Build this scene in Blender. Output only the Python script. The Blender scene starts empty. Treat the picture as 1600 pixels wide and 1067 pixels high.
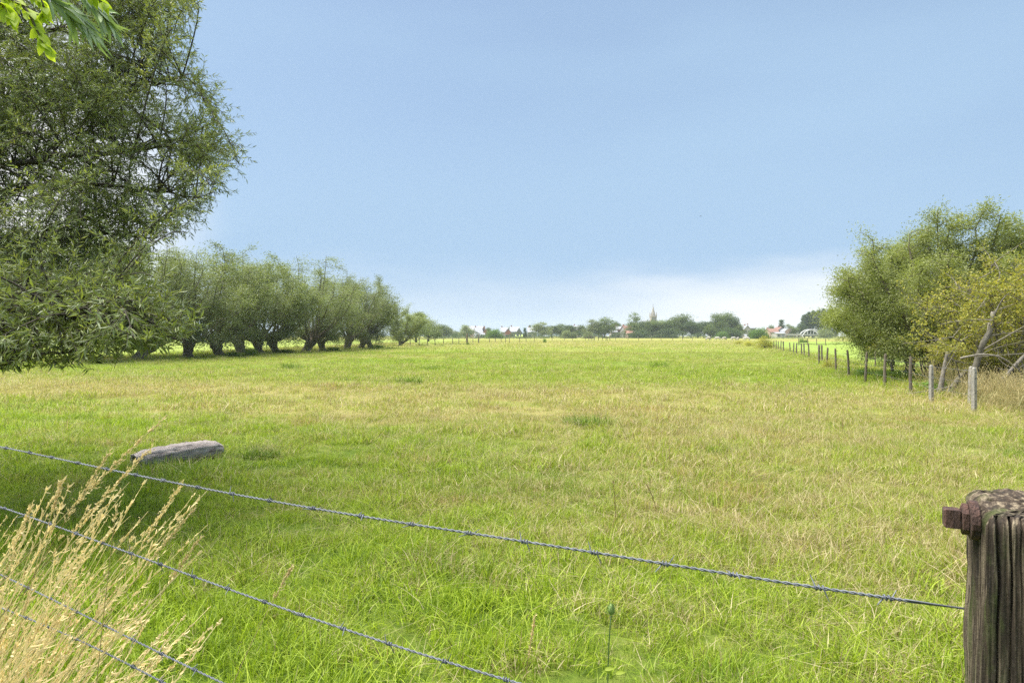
import bpy, math, random
import numpy as np
from mathutils import Vector
R = math.radians
C = bpy.context.scene.collection
S = bpy.context.scene

# ------------------------------------------------------------------ camera, sky, sun, exposure
H = 1.65            # eye height
F = 1000.0          # focal length in photo pixels (photo is 1600 wide)
V0 = 524.0          # horizon row
cam = bpy.data.cameras.new('camera')
cam.sensor_width = 36.0
cam.lens = F / 1600 * 36
cam.shift_y = -(533.5 - V0) / 1600
cam.clip_start = 0.05
cam.clip_end = 6000
camo = bpy.data.objects.new('camera', cam)
C.objects.link(camo)
camo.location = (0, 0, H)
camo.rotation_euler = (R(90), 0, 0)
S.camera = camo

SUN = Vector((-0.42, 0.10, 1.15)).normalized()
w = bpy.data.worlds.new('World')
S.world = w
w.use_nodes = True
nt = w.node_tree
for n in list(nt.nodes):
    nt.nodes.remove(n)
def N(t, nt, **k):
    n = nt.nodes.new(t)
    for a, b in k.items():
        setattr(n, a, b)
    return n
out = N('ShaderNodeOutputWorld', nt)
bg = N('ShaderNodeBackground', nt)
sky = N('ShaderNodeTexSky', nt, sky_type='NISHITA', sun_disc=False)
sky.sun_elevation = math.asin(SUN.z)
sky.sun_rotation = math.atan2(SUN.x, SUN.y)
sky.air_density = 1.0
sky.dust_density = 1.5
sky.ozone_density = 1.0
tc = N('ShaderNodeTexCoord', nt)
mp = N('ShaderNodeMapping', nt)
mp.inputs['Scale'].default_value = (1.0, 1.0, 4.5)
mp.inputs['Rotation'].default_value = (0.0, R(8), 0.0)
nz = N('ShaderNodeTexNoise', nt)
nz.inputs['Scale'].default_value = 1.1
nz.inputs['Detail'].default_value = 4
nz.inputs['Roughness'].default_value = 0.42
sp = N('ShaderNodeSeparateXYZ', nt)
L = nt.links.new
L(tc.outputs['Generated'], mp.inputs['Vector'])
L(mp.outputs[0], nz.inputs['Vector'])
L(tc.outputs['Generated'], sp.inputs[0])
def mth(nt, op, a, b=None, c=None, clamp=False):
    m = N('ShaderNodeMath', nt, operation=op)
    m.use_clamp = clamp
    for i, x in enumerate((a, b, c)):
        if x is None:
            continue
        if hasattr(x, 'links'):
            nt.links.new(x, m.inputs[i])
        else:
            m.inputs[i].default_value = x
    return m.outputs[0]
def maprange(nt, x, a, b, c=0.0, d=1.0, smooth=True):
    m = N('ShaderNodeMapRange', nt)
    if smooth:
        m.interpolation_type = 'SMOOTHSTEP'
    nt.links.new(x, m.inputs['Value'])
    for k, val in zip(('From Min', 'From Max', 'To Min', 'To Max'), (a, b, c, d)):
        m.inputs[k].default_value = val
    return m.outputs[0]
def mixc(nt, f, a, b, blend='MIX'):
    m = N('ShaderNodeMix', nt, data_type='RGBA', blend_type=blend)
    for s, x in ((m.inputs[0], f), (m.inputs[6], a), (m.inputs[7], b)):
        if hasattr(x, 'links'):
            nt.links.new(x, s)
        elif s.type == 'VALUE':
            s.default_value = x
        else:
            s.default_value = (*x, 1) if len(x) == 3 else x
    return m.outputs[2]
# thin high veil of cloud: thicker toward the horizon, broken by soft noise
horizon = maprange(nt, sp.outputs['Z'], 0.0, 0.50, 1.0, 0.0)
nf = maprange(nt, nz.outputs['Fac'], 0.35, 0.68)
veil = mth(nt, 'ADD', mth(nt, 'MULTIPLY', horizon, 0.45), mth(nt, 'MULTIPLY', nf, 0.42))
veil = mth(nt, 'ADD', veil, 0.42, clamp=True)
blue = mixc(nt, 1.0, sky.outputs[0], (1.0, 1.0, 1.0), 'MULTIPLY')
c1 = mixc(nt, veil, blue, (2.65, 3.8, 5.2))
# low bank of white cloud, brightest to the right of the church
dist = N('ShaderNodeTexNoise', nt)
dist.inputs['Scale'].default_value = 5.0
dist.inputs['Detail'].default_value = 5
mp2 = N('ShaderNodeMapping', nt)
mp2.inputs['Scale'].default_value = (1, 1, 4)
L(tc.outputs['Generated'], mp2.inputs['Vector'])
L(mp2.outputs[0], dist.inputs['Vector'])
zz = mth(nt, 'ADD', sp.outputs['Z'], mth(nt, 'MULTIPLY', mth(nt, 'SUBTRACT', dist.outputs['Fac'], 0.5), 0.09))
low = maprange(nt, zz, 0.03, 0.13, 1.0, 0.0)
xr = maprange(nt, sp.outputs['X'], 0.0, 0.40, 0.32, 1.0)
bank = mth(nt, 'MULTIPLY', low, xr)
c2 = mixc(nt, bank, c1, (6.0, 6.2, 6.4))
# bright thin cloud high on the left
dl = N('ShaderNodeVectorMath', nt, operation='DOT_PRODUCT')
L(tc.outputs['Generated'], dl.inputs[0])
dl.inputs[1].default_value = Vector((-0.85, 0.85, 0.2)).normalized()
left = maprange(nt, dl.outputs['Value'], 0.93, 0.99, 0.0, 1.0)
c3 = mixc(nt, left, c2, (6.6, 6.6, 6.7))
L(c3, bg.inputs['Color'])
bg.inputs['Strength'].default_value = 0.060
L(bg.outputs[0], out.inputs['Surface'])

sl = bpy.data.lights.new('sun', 'SUN')
sl.energy = 3.9
sl.angle = R(60)
sl.color = (1.0, 0.95, 0.86)
so = bpy.data.objects.new('sun', sl)
C.objects.link(so)
so.rotation_euler = SUN.to_track_quat('Z', 'Y').to_euler()
so.location = (0, 0, 50)

S.view_settings.view_transform = 'Standard'
S.view_settings.look = 'None'
S.view_settings.gamma = 1
S.view_settings.exposure = 1.47
S.cycles.max_bounces = 8
S.cycles.transparent_max_bounces = 8
S.cycles.volume_bounces = 1
S.cycles.use_denoising = False

# ------------------------------------------------------------------ helpers
def U(u, v, d):
    """photo pixel at depth d -> point in the scene"""
    return np.array([(u - 800) / F * d, d, H - (v - V0) / F * d])
def G(u, v):
    """photo pixel -> point on the ground"""
    d = H * F / (v - V0)
    return np.array([(u - 800) / F * d, d, 0.0])
def unit(a):
    a = np.asarray(a, float)
    return a / (np.linalg.norm(a, axis=-1, keepdims=True) + 1e-9)

def new_mesh(name, V, quads=None, tris=None, mat=None, smooth=False, attrs=None):
    me = bpy.data.meshes.new(name)
    V = np.asarray(V, np.float32)
    loops, starts, tot = [], [], 0
    if quads is not None and len(quads):
        q = np.asarray(quads, np.int32)
        loops.append(q.ravel()); starts.append(np.arange(len(q)) * 4); tot = len(q) * 4
    if tris is not None and len(tris):
        t = np.asarray(tris, np.int32)
        loops.append(t.ravel()); starts.append(np.arange(len(t)) * 3 + tot)
    loops = np.concatenate(loops).astype(np.int32)
    starts = np.concatenate(starts).astype(np.int32)
    me.vertices.add(len(V)); me.vertices.foreach_set('co', V.ravel())
    me.loops.add(len(loops)); me.loops.foreach_set('vertex_index', loops)
    me.polygons.add(len(starts)); me.polygons.foreach_set('loop_start', starts)
    me.update(calc_edges=True)
    me.polygons.foreach_set('use_smooth', np.full(len(starts), smooth))
    for k, a in (attrs or {}).items():
        at = me.attributes.new(k, 'FLOAT', 'POINT')
        at.data.foreach_set('value', np.asarray(a, np.float32))
    if mat:
        me.materials.append(mat)
    me.validate()
    return me

class Geo:
    def __init__(s):
        s.V, s.Q, s.T, s.n = [], [], [], 0
    def add(s, V, Q=None, T=None):
        V = np.asarray(V, float)
        if Q is not None and len(Q): s.Q.append(np.asarray(Q) + s.n)
        if T is not None and len(T): s.T.append(np.asarray(T) + s.n)
        s.V.append(V); s.n += len(V)
        return s
    def tube(s, P, r, k=6, cap=True):
        P = np.asarray(P, float); m = len(P)
        r = np.broadcast_to(np.asarray(r, float), (m,))
        t = np.gradient(P, axis=0); t = unit(t)
        up = np.array([0, 0, 1.0]) if abs(t[0][2]) < 0.9 else np.array([1.0, 0, 0])
        a = unit(np.cross(t, up)); b = np.cross(t, a)
        ang = np.arange(k) / k * 2 * np.pi
        ring = a[:, None] * np.cos(ang)[None, :, None] + b[:, None] * np.sin(ang)[None, :, None]
        V = (P[:, None] + ring * r[:, None, None]).reshape(-1, 3)
        i = np.arange(m - 1)[:, None] * k; j = np.arange(k)[None]
        Q = np.stack([i + j, i + (j + 1) % k, i + k + (j + 1) % k, i + k + j], -1).reshape(-1, 4)
        T = []
        if cap:
            V = np.vstack([V, P[0], P[-1]])
            c0, c1 = m * k, m * k + 1
            T = [(c0, (q + 1) % k, q) for q in range(k)] + [(c1, (m - 1) * k + q, (m - 1) * k + (q + 1) % k) for q in range(k)]
        return s.add(V, Q, T)
    def box(s, c, d, rz=0.0, ry=0.0):
        x, y, z = np.array(d) / 2
        V = np.array([[i * x, j * y, k * z] for i in (-1, 1) for j in (-1, 1) for k in (-1, 1)])
        if ry:
            V = V @ np.array([[math.cos(ry), 0, -math.sin(ry)], [0, 1, 0], [math.sin(ry), 0, math.cos(ry)]])
        if rz:
            V = V @ np.array([[math.cos(rz), math.sin(rz), 0], [-math.sin(rz), math.cos(rz), 0], [0, 0, 1]])
        Q = [(0, 1, 3, 2), (4, 6, 7, 5), (0, 4, 5, 1), (2, 3, 7, 6), (0, 2, 6, 4), (1, 5, 7, 3)]
        return s.add(V + np.array(c), Q)
    def mesh(s, name, mat, smooth=False):
        return new_mesh(name, np.vstack(s.V), np.vstack(s.Q) if s.Q else None, np.vstack(s.T) if s.T else None, mat, smooth)
    def obj(s, name, mat, parent=None, smooth=False):
        return link(name, s.mesh(name, mat, smooth), parent)

def link(name, me, parent=None, loc=None):
    o = bpy.data.objects.new(name, me)
    C.objects.link(o)
    if parent is not None: o.parent = parent
    if loc is not None: o.location = loc
    return o
def tag(o, label, cat, group=None):
    o['label'] = label; o['category'] = cat
    if group: o['group'] = group
    return o
def thing(name, label, cat, loc=(0, 0, 0), rz=0.0, sc=(1, 1, 1), group=None):
    o = link(name, None, None, loc)
    o.rotation_euler = (0, 0, rz); o.scale = sc
    return tag(o, label, cat, group)

# ------------------------------------------------------------------ materials
def newmat(name):
    m = bpy.data.materials.new(name); m.use_nodes = True
    t = m.node_tree
    b = t.nodes['Principled BSDF']
    return m, t, b
def ramp(nt, f, stops):
    r = N('ShaderNodeValToRGB', nt)
    e = r.color_ramp.elements
    while len(e) < len(stops): e.new(0.5)
    for x, (p, c) in zip(e, stops):
        x.position = p; x.color = (*c, 1)
    nt.links.new(f, r.inputs[0])
    return r.outputs[0]
def noise(nt, vec, scale, detail=4, rough=0.5, dim='3D'):
    n = N('ShaderNodeTexNoise', nt)
    n.inputs['Scale'].default_value = scale
    n.inputs['Detail'].default_value = detail
    n.inputs['Roughness'].default_value = rough
    if vec is not None: nt.links.new(vec, n.inputs['Vector'])
    return n.outputs['Fac']
def mapping(nt, vec, scale=(1, 1, 1), rot=(0, 0, 0), loc=(0, 0, 0)):
    m = N('ShaderNodeMapping', nt)
    m.inputs['Scale'].default_value = scale; m.inputs['Rotation'].default_value = rot; m.inputs['Location'].default_value = loc
    nt.links.new(vec, m.inputs['Vector'])
    return m.outputs[0]
def bump(nt, h, strength, distance, bsdf):
    b = N('ShaderNodeBump', nt)
    b.inputs['Strength'].default_value = strength; b.inputs['Distance'].default_value = distance
    nt.links.new(h, b.inputs['Height']); nt.links.new(b.outputs[0], bsdf.inputs['Normal'])

def leafmat(name, dark, light, under=None, transl=0.35, rough=0.55, yellow=None, tt=(1.2, 1.2, 0.65)):
    m, t, b = newmat(name)
    at = N('ShaderNodeAttribute', t, attribute_name='tint')
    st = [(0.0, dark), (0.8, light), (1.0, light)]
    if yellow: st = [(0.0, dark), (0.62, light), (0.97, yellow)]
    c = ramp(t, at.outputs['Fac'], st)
    oi = N('ShaderNodeObjectInfo', t)
    v = maprange(t, oi.outputs['Random'], 0, 1, 0.82, 1.18, smooth=False)
    hsv = N('ShaderNodeHueSaturation', t)
    t.links.new(v, hsv.inputs['Value']); t.links.new(c, hsv.inputs['Color'])
    c = hsv.outputs[0]
    geo = N('ShaderNodeNewGeometry', t)
    front = mixc(t, geo.outputs['Backfacing'], c, under) if under else c
    t.links.new(front, b.inputs['Base Color'])
    b.inputs['Roughness'].default_value = rough
    b.inputs['Specular IOR Level'].default_value = 0.35
    tr = N('ShaderNodeBsdfTranslucent', t)
    cc = mixc(t, 1.0, c, tt, 'MULTIPLY')
    t.links.new(cc, tr.inputs['Color'])
    mx = N('ShaderNodeMixShader', t)
    mx.inputs[0].default_value = transl
    t.links.new(b.outputs[0], mx.inputs[1]); t.links.new(tr.outputs[0], mx.inputs[2])
    t.links.new(mx.outputs[0], t.nodes['Material Output'].inputs['Surface'])
    return m

def barkmat(name, a, b_, scale=6, rough=0.9):
    m, t, b = newmat(name)
    o = N('ShaderNodeTexCoord', t).outputs['Object']
    v = mapping(t, o, (1, 1, 0.25))
    n = noise(t, v, scale, 6, 0.65)
    t.links.new(ramp(t, n, [(0.3, a), (0.7, b_)]), b.inputs['Base Color'])
    b.inputs['Roughness'].default_value = rough
    bump(t, n, 0.8, 0.03, b)
    return m

def plain(name, col, rough=0.7, metal=0.0, var=0.25, scale=3.0):
    m, t, b = newmat(name)
    o = N('ShaderNodeTexCoord', t).outputs['Object']
    n = noise(t, o, scale, 4, 0.6)
    a = tuple(x * (1 - var) for x in col); c = tuple(min(1, x * (1 + var)) for x in col)
    t.links.new(ramp(t, n, [(0.3, a), (0.7, c)]), b.inputs['Base Color'])
    b.inputs['Roughness'].default_value = rough; b.inputs['Metallic'].default_value = metal
    return m

# dryness of the sward: a function of place, shared by soil sheet and blades
def dryness(t):
    g = N('ShaderNodeNewGeometry', t).outputs['Position']
    s = N('ShaderNodeSeparateXYZ', t); t.links.new(g, s.inputs[0])
    X, Y = s.outputs['X'], s.outputs['Y']
    n1 = noise(t, mapping(t, g, (0.05, 0.14, 0)), 1.0, 5, 0.6)
    n2 = noise(t, mapping(t, g, (1.1, 1.5, 0)), 1.0, 6, 0.72)
    # dry band crossing the meadow 11-22 m out
    yb = mth(t, 'ADD', Y, mth(t, 'MULTIPLY', X, 0.22))
    yb = mth(t, 'ADD', yb, mth(t, 'MULTIPLY', mth(t, 'SUBTRACT', n1, 0.5), 9.0))
    b1 = maprange(t, mth(t, 'ABSOLUTE', mth(t, 'SUBTRACT', yb, 16.5)), 1.0, 7.5, 1.0, 0.0)
    # drier patch to the right, close by
    dx = mth(t, 'SUBTRACT', X, 3.2); dy = mth(t, 'SUBTRACT', Y, 6.5)
    rr = mth(t, 'SQRT', mth(t, 'ADD', mth(t, 'MULTIPLY', dx, dx), mth(t, 'MULTIPLY', dy, dy)))
    b2 = maprange(t, rr, 0.5, 5.0, 1.0, 0.0)
    far = maprange(t, Y, 30.0, 130.0, 0.0, 0.30)
    fresh = maprange(t, mth(t, 'ADD', Y, mth(t, 'MULTIPLY', X, 0.8)), 1.0, 9.0, 0.14, 0.0)
    d = mth(t, 'ADD', mth(t, 'MULTIPLY', b1, 0.42), mth(t, 'MULTIPLY', b2, 0.26))
    d = mth(t, 'ADD', d, far)
    d = mth(t, 'ADD', d, mth(t, 'MULTIPLY', mth(t, 'SUBTRACT', n1, 0.5), 1.3))
    d = mth(t, 'ADD', d, mth(t, 'MULTIPLY', mth(t, 'SUBTRACT', n2, 0.5), 1.5))
    d = mth(t, 'SUBTRACT', mth(t, 'ADD', d, 0.30), fresh)
    return d, n1, n2, g

GREEN_D, GREEN_L = (0.075, 0.135, 0.008), (0.39, 0.52, 0.038)
STRAW_D, STRAW_L = (0.27, 0.215, 0.10), (0.66, 0.57, 0.35)
def grassmat():
    m, t, b = newmat('grass_blade')
    d, n1, n2, g = dryness(t)
    rnd = N('ShaderNodeAttribute', t, attribute_name='tint').outputs['Fac']
    rnd2 = N('ShaderNodeAttribute', t, attribute_name='hue').outputs['Fac']
    oi = N('ShaderNodeObjectInfo', t).outputs['Random']
    d = mth(t, 'ADD', d, mth(t, 'MULTIPLY', mth(t, 'SUBTRACT', oi, 0.5), 0.30))
    k = maprange(t, mth(t, 'SUBTRACT', d, rnd), -0.06, 0.06)
    gr = ramp(t, rnd2, [(0.0, GREEN_D), (0.7, GREEN_L), (1.0, (0.42, 0.50, 0.05))])
    lush = noise(t, mapping(t, g, (0.33, 0.5, 0), loc=(7, 3, 0)), 1.0, 5, 0.65)
    gr = mixc(t, maprange(t, lush, 0.50, 0.66, 0, 0.55), gr, (0.10, 0.20, 0.015))
    rus = noise(t, mapping(t, g, (0.6, 0.8, 0), loc=(1, 9, 0)), 1.0, 6, 0.7)
    st = ramp(t, rnd2, [(0.0, STRAW_D), (1.0, STRAW_L)])
    # between green and straw: yellow-green
    gr = mixc(t, maprange(t, d, 0.0, 0.9, 0.0, 0.6), gr, (0.30, 0.31, 0.06))
    st = mixc(t, maprange(t, rus, 0.54, 0.68, 0, 0.7), st, (0.42, 0.29, 0.15))
    c = mixc(t, k, gr, st)
    t.links.new(c, b.inputs['Base Color'])
    b.inputs['Roughness'].default_value = 0.5
    b.inputs['Specular IOR Level'].default_value = 0.3
    tr = N('ShaderNodeBsdfTranslucent', t)
    t.links.new(mixc(t, 1.0, c, (1.15, 1.2, 0.6), 'MULTIPLY'), tr.inputs['Color'])
    mx = N('ShaderNodeMixShader', t); mx.inputs[0].default_value = 0.38
    t.links.new(b.outputs[0], mx.inputs[1]); t.links.new(tr.outputs[0], mx.inputs[2])
    t.links.new(mx.outputs[0], t.nodes['Material Output'].inputs['Surface'])
    return m
def groundmat():
    m, t, b = newmat('meadow_ground')
    d, n1, n2, g = dryness(t)
    f1 = noise(t, mapping(t, g, (1, 1, 0)), 9.0, 6, 0.7)
    f2 = noise(t, mapping(t, g, (0.35, 1.6, 0)), 0.6, 5, 0.65)
    k = mth(t, 'ADD', d, mth(t, 'MULTIPLY', mth(t, 'SUBTRACT', f1, 0.5), 0.9))
    k = mth(t, 'ADD', k, mth(t, 'MULTIPLY', mth(t, 'SUBTRACT', f2, 0.5), 0.9))
    c = ramp(t, k, [(0.0, (0.10, 0.16, 0.022)), (0.35, (0.19, 0.24, 0.045)), (0.6, (0.25, 0.25, 0.07)), (0.95, (0.32, 0.28, 0.11))])
    t.links.new(c, b.inputs['Base Color'])
    b.inputs['Roughness'].default_value = 1.0
    b.inputs['Specular IOR Level'].default_value = 0.05
    bump(t, f1, 0.9, 0.12, b)
    return m
def fieldmat(name, a, c_, dry):
    m, t, b = newmat(name)
    g = N('ShaderNodeNewGeometry', t).outputs['Position']
    f = noise(t, mapping(t, g, (0.06, 0.25, 0)), 1.0, 6, 0.65)
    f1 = noise(t, g, 3.0, 5, 0.7)
    k = mth(t, 'ADD', mth(t, 'MULTIPLY', f, 0.7), mth(t, 'MULTIPLY', f1, 0.3))
    t.links.new(ramp(t, k, [(0.3, a), (0.55, c_), (0.75, dry)]), b.inputs['Base Color'])
    b.inputs['Roughness'].default_value = 1.0; b.inputs['Specular IOR Level'].default_value = 0.05
    bump(t, f1, 0.7, 0.1, b)
    return m

M_GROUND = groundmat()
M_GRASS = grassmat()
M_WILLOW = leafmat('willow_leaf', (0.045, 0.070, 0.018), (0.27, 0.32, 0.105), (0.36, 0.40, 0.24), 0.36)
M_FGW = leafmat('near_willow_leaf', (0.026, 0.042, 0.010), (0.20, 0.245, 0.06), (0.27, 0.32, 0.17), 0.34, 0.38, yellow=(0.28, 0.29, 0.08))
M_RIGHT = leafmat('hedge_willow_leaf', (0.055, 0.085, 0.018), (0.32, 0.37, 0.09), (0.36, 0.39, 0.16), 0.38)
M_YELLOW = leafmat('yellowing_leaf', (0.16, 0.20, 0.035), (0.42, 0.42, 0.08), None, 0.4, yellow=(0.62, 0.50, 0.08))
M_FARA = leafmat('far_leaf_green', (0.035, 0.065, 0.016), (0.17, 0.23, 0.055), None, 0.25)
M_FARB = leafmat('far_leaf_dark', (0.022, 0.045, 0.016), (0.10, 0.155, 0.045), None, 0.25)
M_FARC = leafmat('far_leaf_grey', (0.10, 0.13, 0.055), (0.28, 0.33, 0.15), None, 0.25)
M_BUSH = leafmat('bush_leaf', (0.05, 0.11, 0.015), (0.17, 0.29, 0.045), None, 0.3)
M_LIME = leafmat('lime_leaf', (0.24, 0.34, 0.02), (0.46, 0.56, 0.06), None, 0.5)
M_PALE = leafmat('long_pale_leaf', (0.14, 0.22, 0.07), (0.26, 0.36, 0.15), (0.33, 0.42, 0.28), 0.35)
M_BARK = barkmat('willow_bark', (0.06, 0.05, 0.036), (0.20, 0.165, 0.12), 7)
M_DARKBARK = barkmat('dark_willow_bark', (0.020, 0.016, 0.012), (0.075, 0.06, 0.045), 12)
M_TWIG = barkmat('twig_bark', (0.05, 0.042, 0.03), (0.14, 0.12, 0.085), 20)
M_GREYBARK = barkmat('grey_bark', (0.09, 0.08, 0.062), (0.30, 0.27, 0.22), 14)
M_DRY = leafmat('dry_stalk', (0.40, 0.30, 0.12), (0.74, 0.60, 0.32), None, 0.3, tt=(1, 1, 0.9))
M_DRY3 = leafmat('pale_dry_stalk', (0.30, 0.26, 0.11), (0.60, 0.51, 0.27), None, 0.3, tt=(1, 1, 0.9))
M_DRY2 = leafmat('mixed_dry_stalk', (0.22, 0.23, 0.07), (0.50, 0.42, 0.21), None, 0.3, tt=(1, 1, 1))

# ------------------------------------------------------------------ leaf cards (real little faces, one per leaf)
def leaves(rng, P, D, ln, wd, nup=0.3, spread=1.0):
    """P centres (n,3), D long axes, ln lengths, wd widths -> diamond quads"""
    n = len(P)
    D = unit(D)
    nr = unit(rng.normal(size=(n, 3)) * spread + np.array([0, 0, nup]))
    side = unit(np.cross(D, nr))
    ln = np.broadcast_to(ln, (n,))[:, None]; wd = np.broadcast_to(wd, (n,))[:, None]
    nrm = np.cross(side, D)
    a = P - D * ln * 0.5
    b = P + side * wd * 0.5 - D * ln * 0.08
    c = P + D * ln * 0.5 - nrm * ln * 0.12
    d = P - side * wd * 0.5 - D * ln * 0.08
    V = np.stack([a, b, c, d], 1).reshape(-1, 3)
    Q = np.arange(n * 4).reshape(-1, 4)
    tint = np.repeat(rng.random(n), 4)
    return V, Q, tint
def leafmesh(name, rng, P, D, ln, wd, mat, nup=0.3, tint=None):
    V, Q, t = leaves(rng, P, D, ln, wd, nup)
    if tint is not None:
        t = np.clip(np.repeat(tint, 4) * 0.55 + t * 0.45, 0, 1)
    return new_mesh(name, V, Q, None, mat, False, {'tint': t})

def bez(p0, p1, p2, n):
    t = np.linspace(0, 1, n)[:, None]
    return (1 - t) ** 2 * p0 + 2 * t * (1 - t) * p1 + t * t * p2

# ---- pollard / multi-stem willow
def willow(seed, trunk_h=1.3, trunk_r=0.42, shoots=15, height=9.0, spread=3.2, leaf=0.15, per=55, mat=None, twigs=12, low=12, lean=0.2, dens=2.1, wind=0.0, bark=None, dome=0.52):
    rng = np.random.default_rng(seed)
    g = Geo()
    lx, ly = rng.normal(size=2) * lean
    # knobbly stub with a swollen head
    zs = np.linspace(0, trunk_h, 8)
    prof = np.array([1.25, 1.0, 0.9, 0.88, 0.95, 1.15, 1.3, 1.0]) * trunk_r
    P = np.stack([lx * (zs / trunk_h) ** 1.3, ly * (zs / trunk_h) ** 1.3, zs], 1)
    g0 = Geo(); g0.tube(P, prof, 12)
    V = g0.V[0]; V[:, :2] += rng.normal(size=(len(V), 2)) * trunk_r * 0.10
    g.add(V, g0.Q[0], g0.T[0])
    head = P[-2]
    LP, LD, LT = [], [], []
    def foliage(p0, p1, p2, n, rad, tint):
        t = rng.random(n) ** 0.8
        q = (1 - t[:, None]) ** 2 * p0 + 2 * t[:, None] * (1 - t[:, None]) * p1 + t[:, None] ** 2 * p2
        off = np.clip(rng.normal(size=(n, 3)), -1.7, 1.7) * rad * (0.45 + 0.55 * t[:, None])
        d = unit((p2 - p0)[None] * 0.5 + off * 2.0 + np.array([wind * 2, 0, -0.15]) + rng.normal(size=(n, 3)) * 0.9)
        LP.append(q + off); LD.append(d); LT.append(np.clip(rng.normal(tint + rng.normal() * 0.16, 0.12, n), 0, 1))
    for i in range(shoots):
        az = i / shoots * 2 * np.pi * 2.4 + rng.normal() * 0.5
        out = spread * rng.uniform(0.25, 1.0)
        hh = height * (1.0 - dome * (out / spread) ** 2) * rng.uniform(0.90, 1.02)
        s = head + np.array([math.cos(az), math.sin(az), 0]) * trunk_r * 0.8
        tip = np.array([head[0] + math.cos(az) * out + wind * hh * 0.25, head[1] + math.sin(az) * out, hh])
        mid = s * 0.45 + tip * 0.55 + np.array([math.cos(az), math.sin(az), 0]) * out * 0.20
        mid[2] = s[2] + (hh - s[2]) * 0.5
        pts = bez(s, mid, tip, 9) + np.vstack([np.zeros(3), rng.normal(size=(8, 3)) * 0.07])
        g.tube(pts, np.linspace(rng.uniform(0.06, 0.11), 0.012, 9), 5, cap=False)
        for k in range(twigs):
            t = 0.30 + 0.70 * ((k + rng.random()) / twigs)
            i0 = min(int(t * 8), 7); a = pts[i0] + (pts[i0 + 1] - pts[i0]) * (t * 8 - i0)
            az2 = rng.random() * 2 * np.pi
            l = rng.uniform(0.7, 1.7) * (1.2 - 0.45 * t) * height / 9.0
            d = unit(np.array([math.cos(az2), math.sin(az2), rng.uniform(-0.2, 0.8)]))
            e = a + d * l + np.array([wind * l, 0, -0.12 * l])
            m2 = a * 0.5 + e * 0.5 + np.array([0, 0, 0.15 * l])
            g.tube(bez(a, m2, e, 4), np.linspace(0.018, 0.006, 4), 3, cap=False)
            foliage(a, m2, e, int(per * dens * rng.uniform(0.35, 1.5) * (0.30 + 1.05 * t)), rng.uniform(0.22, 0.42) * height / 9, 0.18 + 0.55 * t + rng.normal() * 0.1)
    for i in range(low):          # leafy skirt round the head
        az = rng.random() * 6.28
        s = head + np.array([math.cos(az), math.sin(az), 0]) * trunk_r
        l = rng.uniform(0.9, 2.0)
        e = s + np.array([math.cos(az) * l, math.sin(az) * l, rng.uniform(0.0, 1.6)])
        m2 = s * 0.5 + e * 0.5 + np.array([0, 0, 0.5])
        g.tube(bez(s, m2, e, 5), np.linspace(0.035, 0.008, 5), 4, cap=False)
        for q in range(5):
            e2 = e + rng.normal(size=3) * 0.5
            foliage(m2, (m2 + e2) / 2 + np.array([0, 0, 0.2]), e2, int(per * 0.8 * dens), 0.28, 0.3)
    P = np.vstack(LP); D = np.vstack(LD); T = np.concatenate(LT)
    keep = P[:, 2] > 0.35
    P, D, T = P[keep], D[keep], T[keep]
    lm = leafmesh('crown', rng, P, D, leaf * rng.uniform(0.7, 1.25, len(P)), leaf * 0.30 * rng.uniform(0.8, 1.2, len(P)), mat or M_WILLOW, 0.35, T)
    return g.mesh('trunk', bark or M_BARK, True), lm

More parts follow.
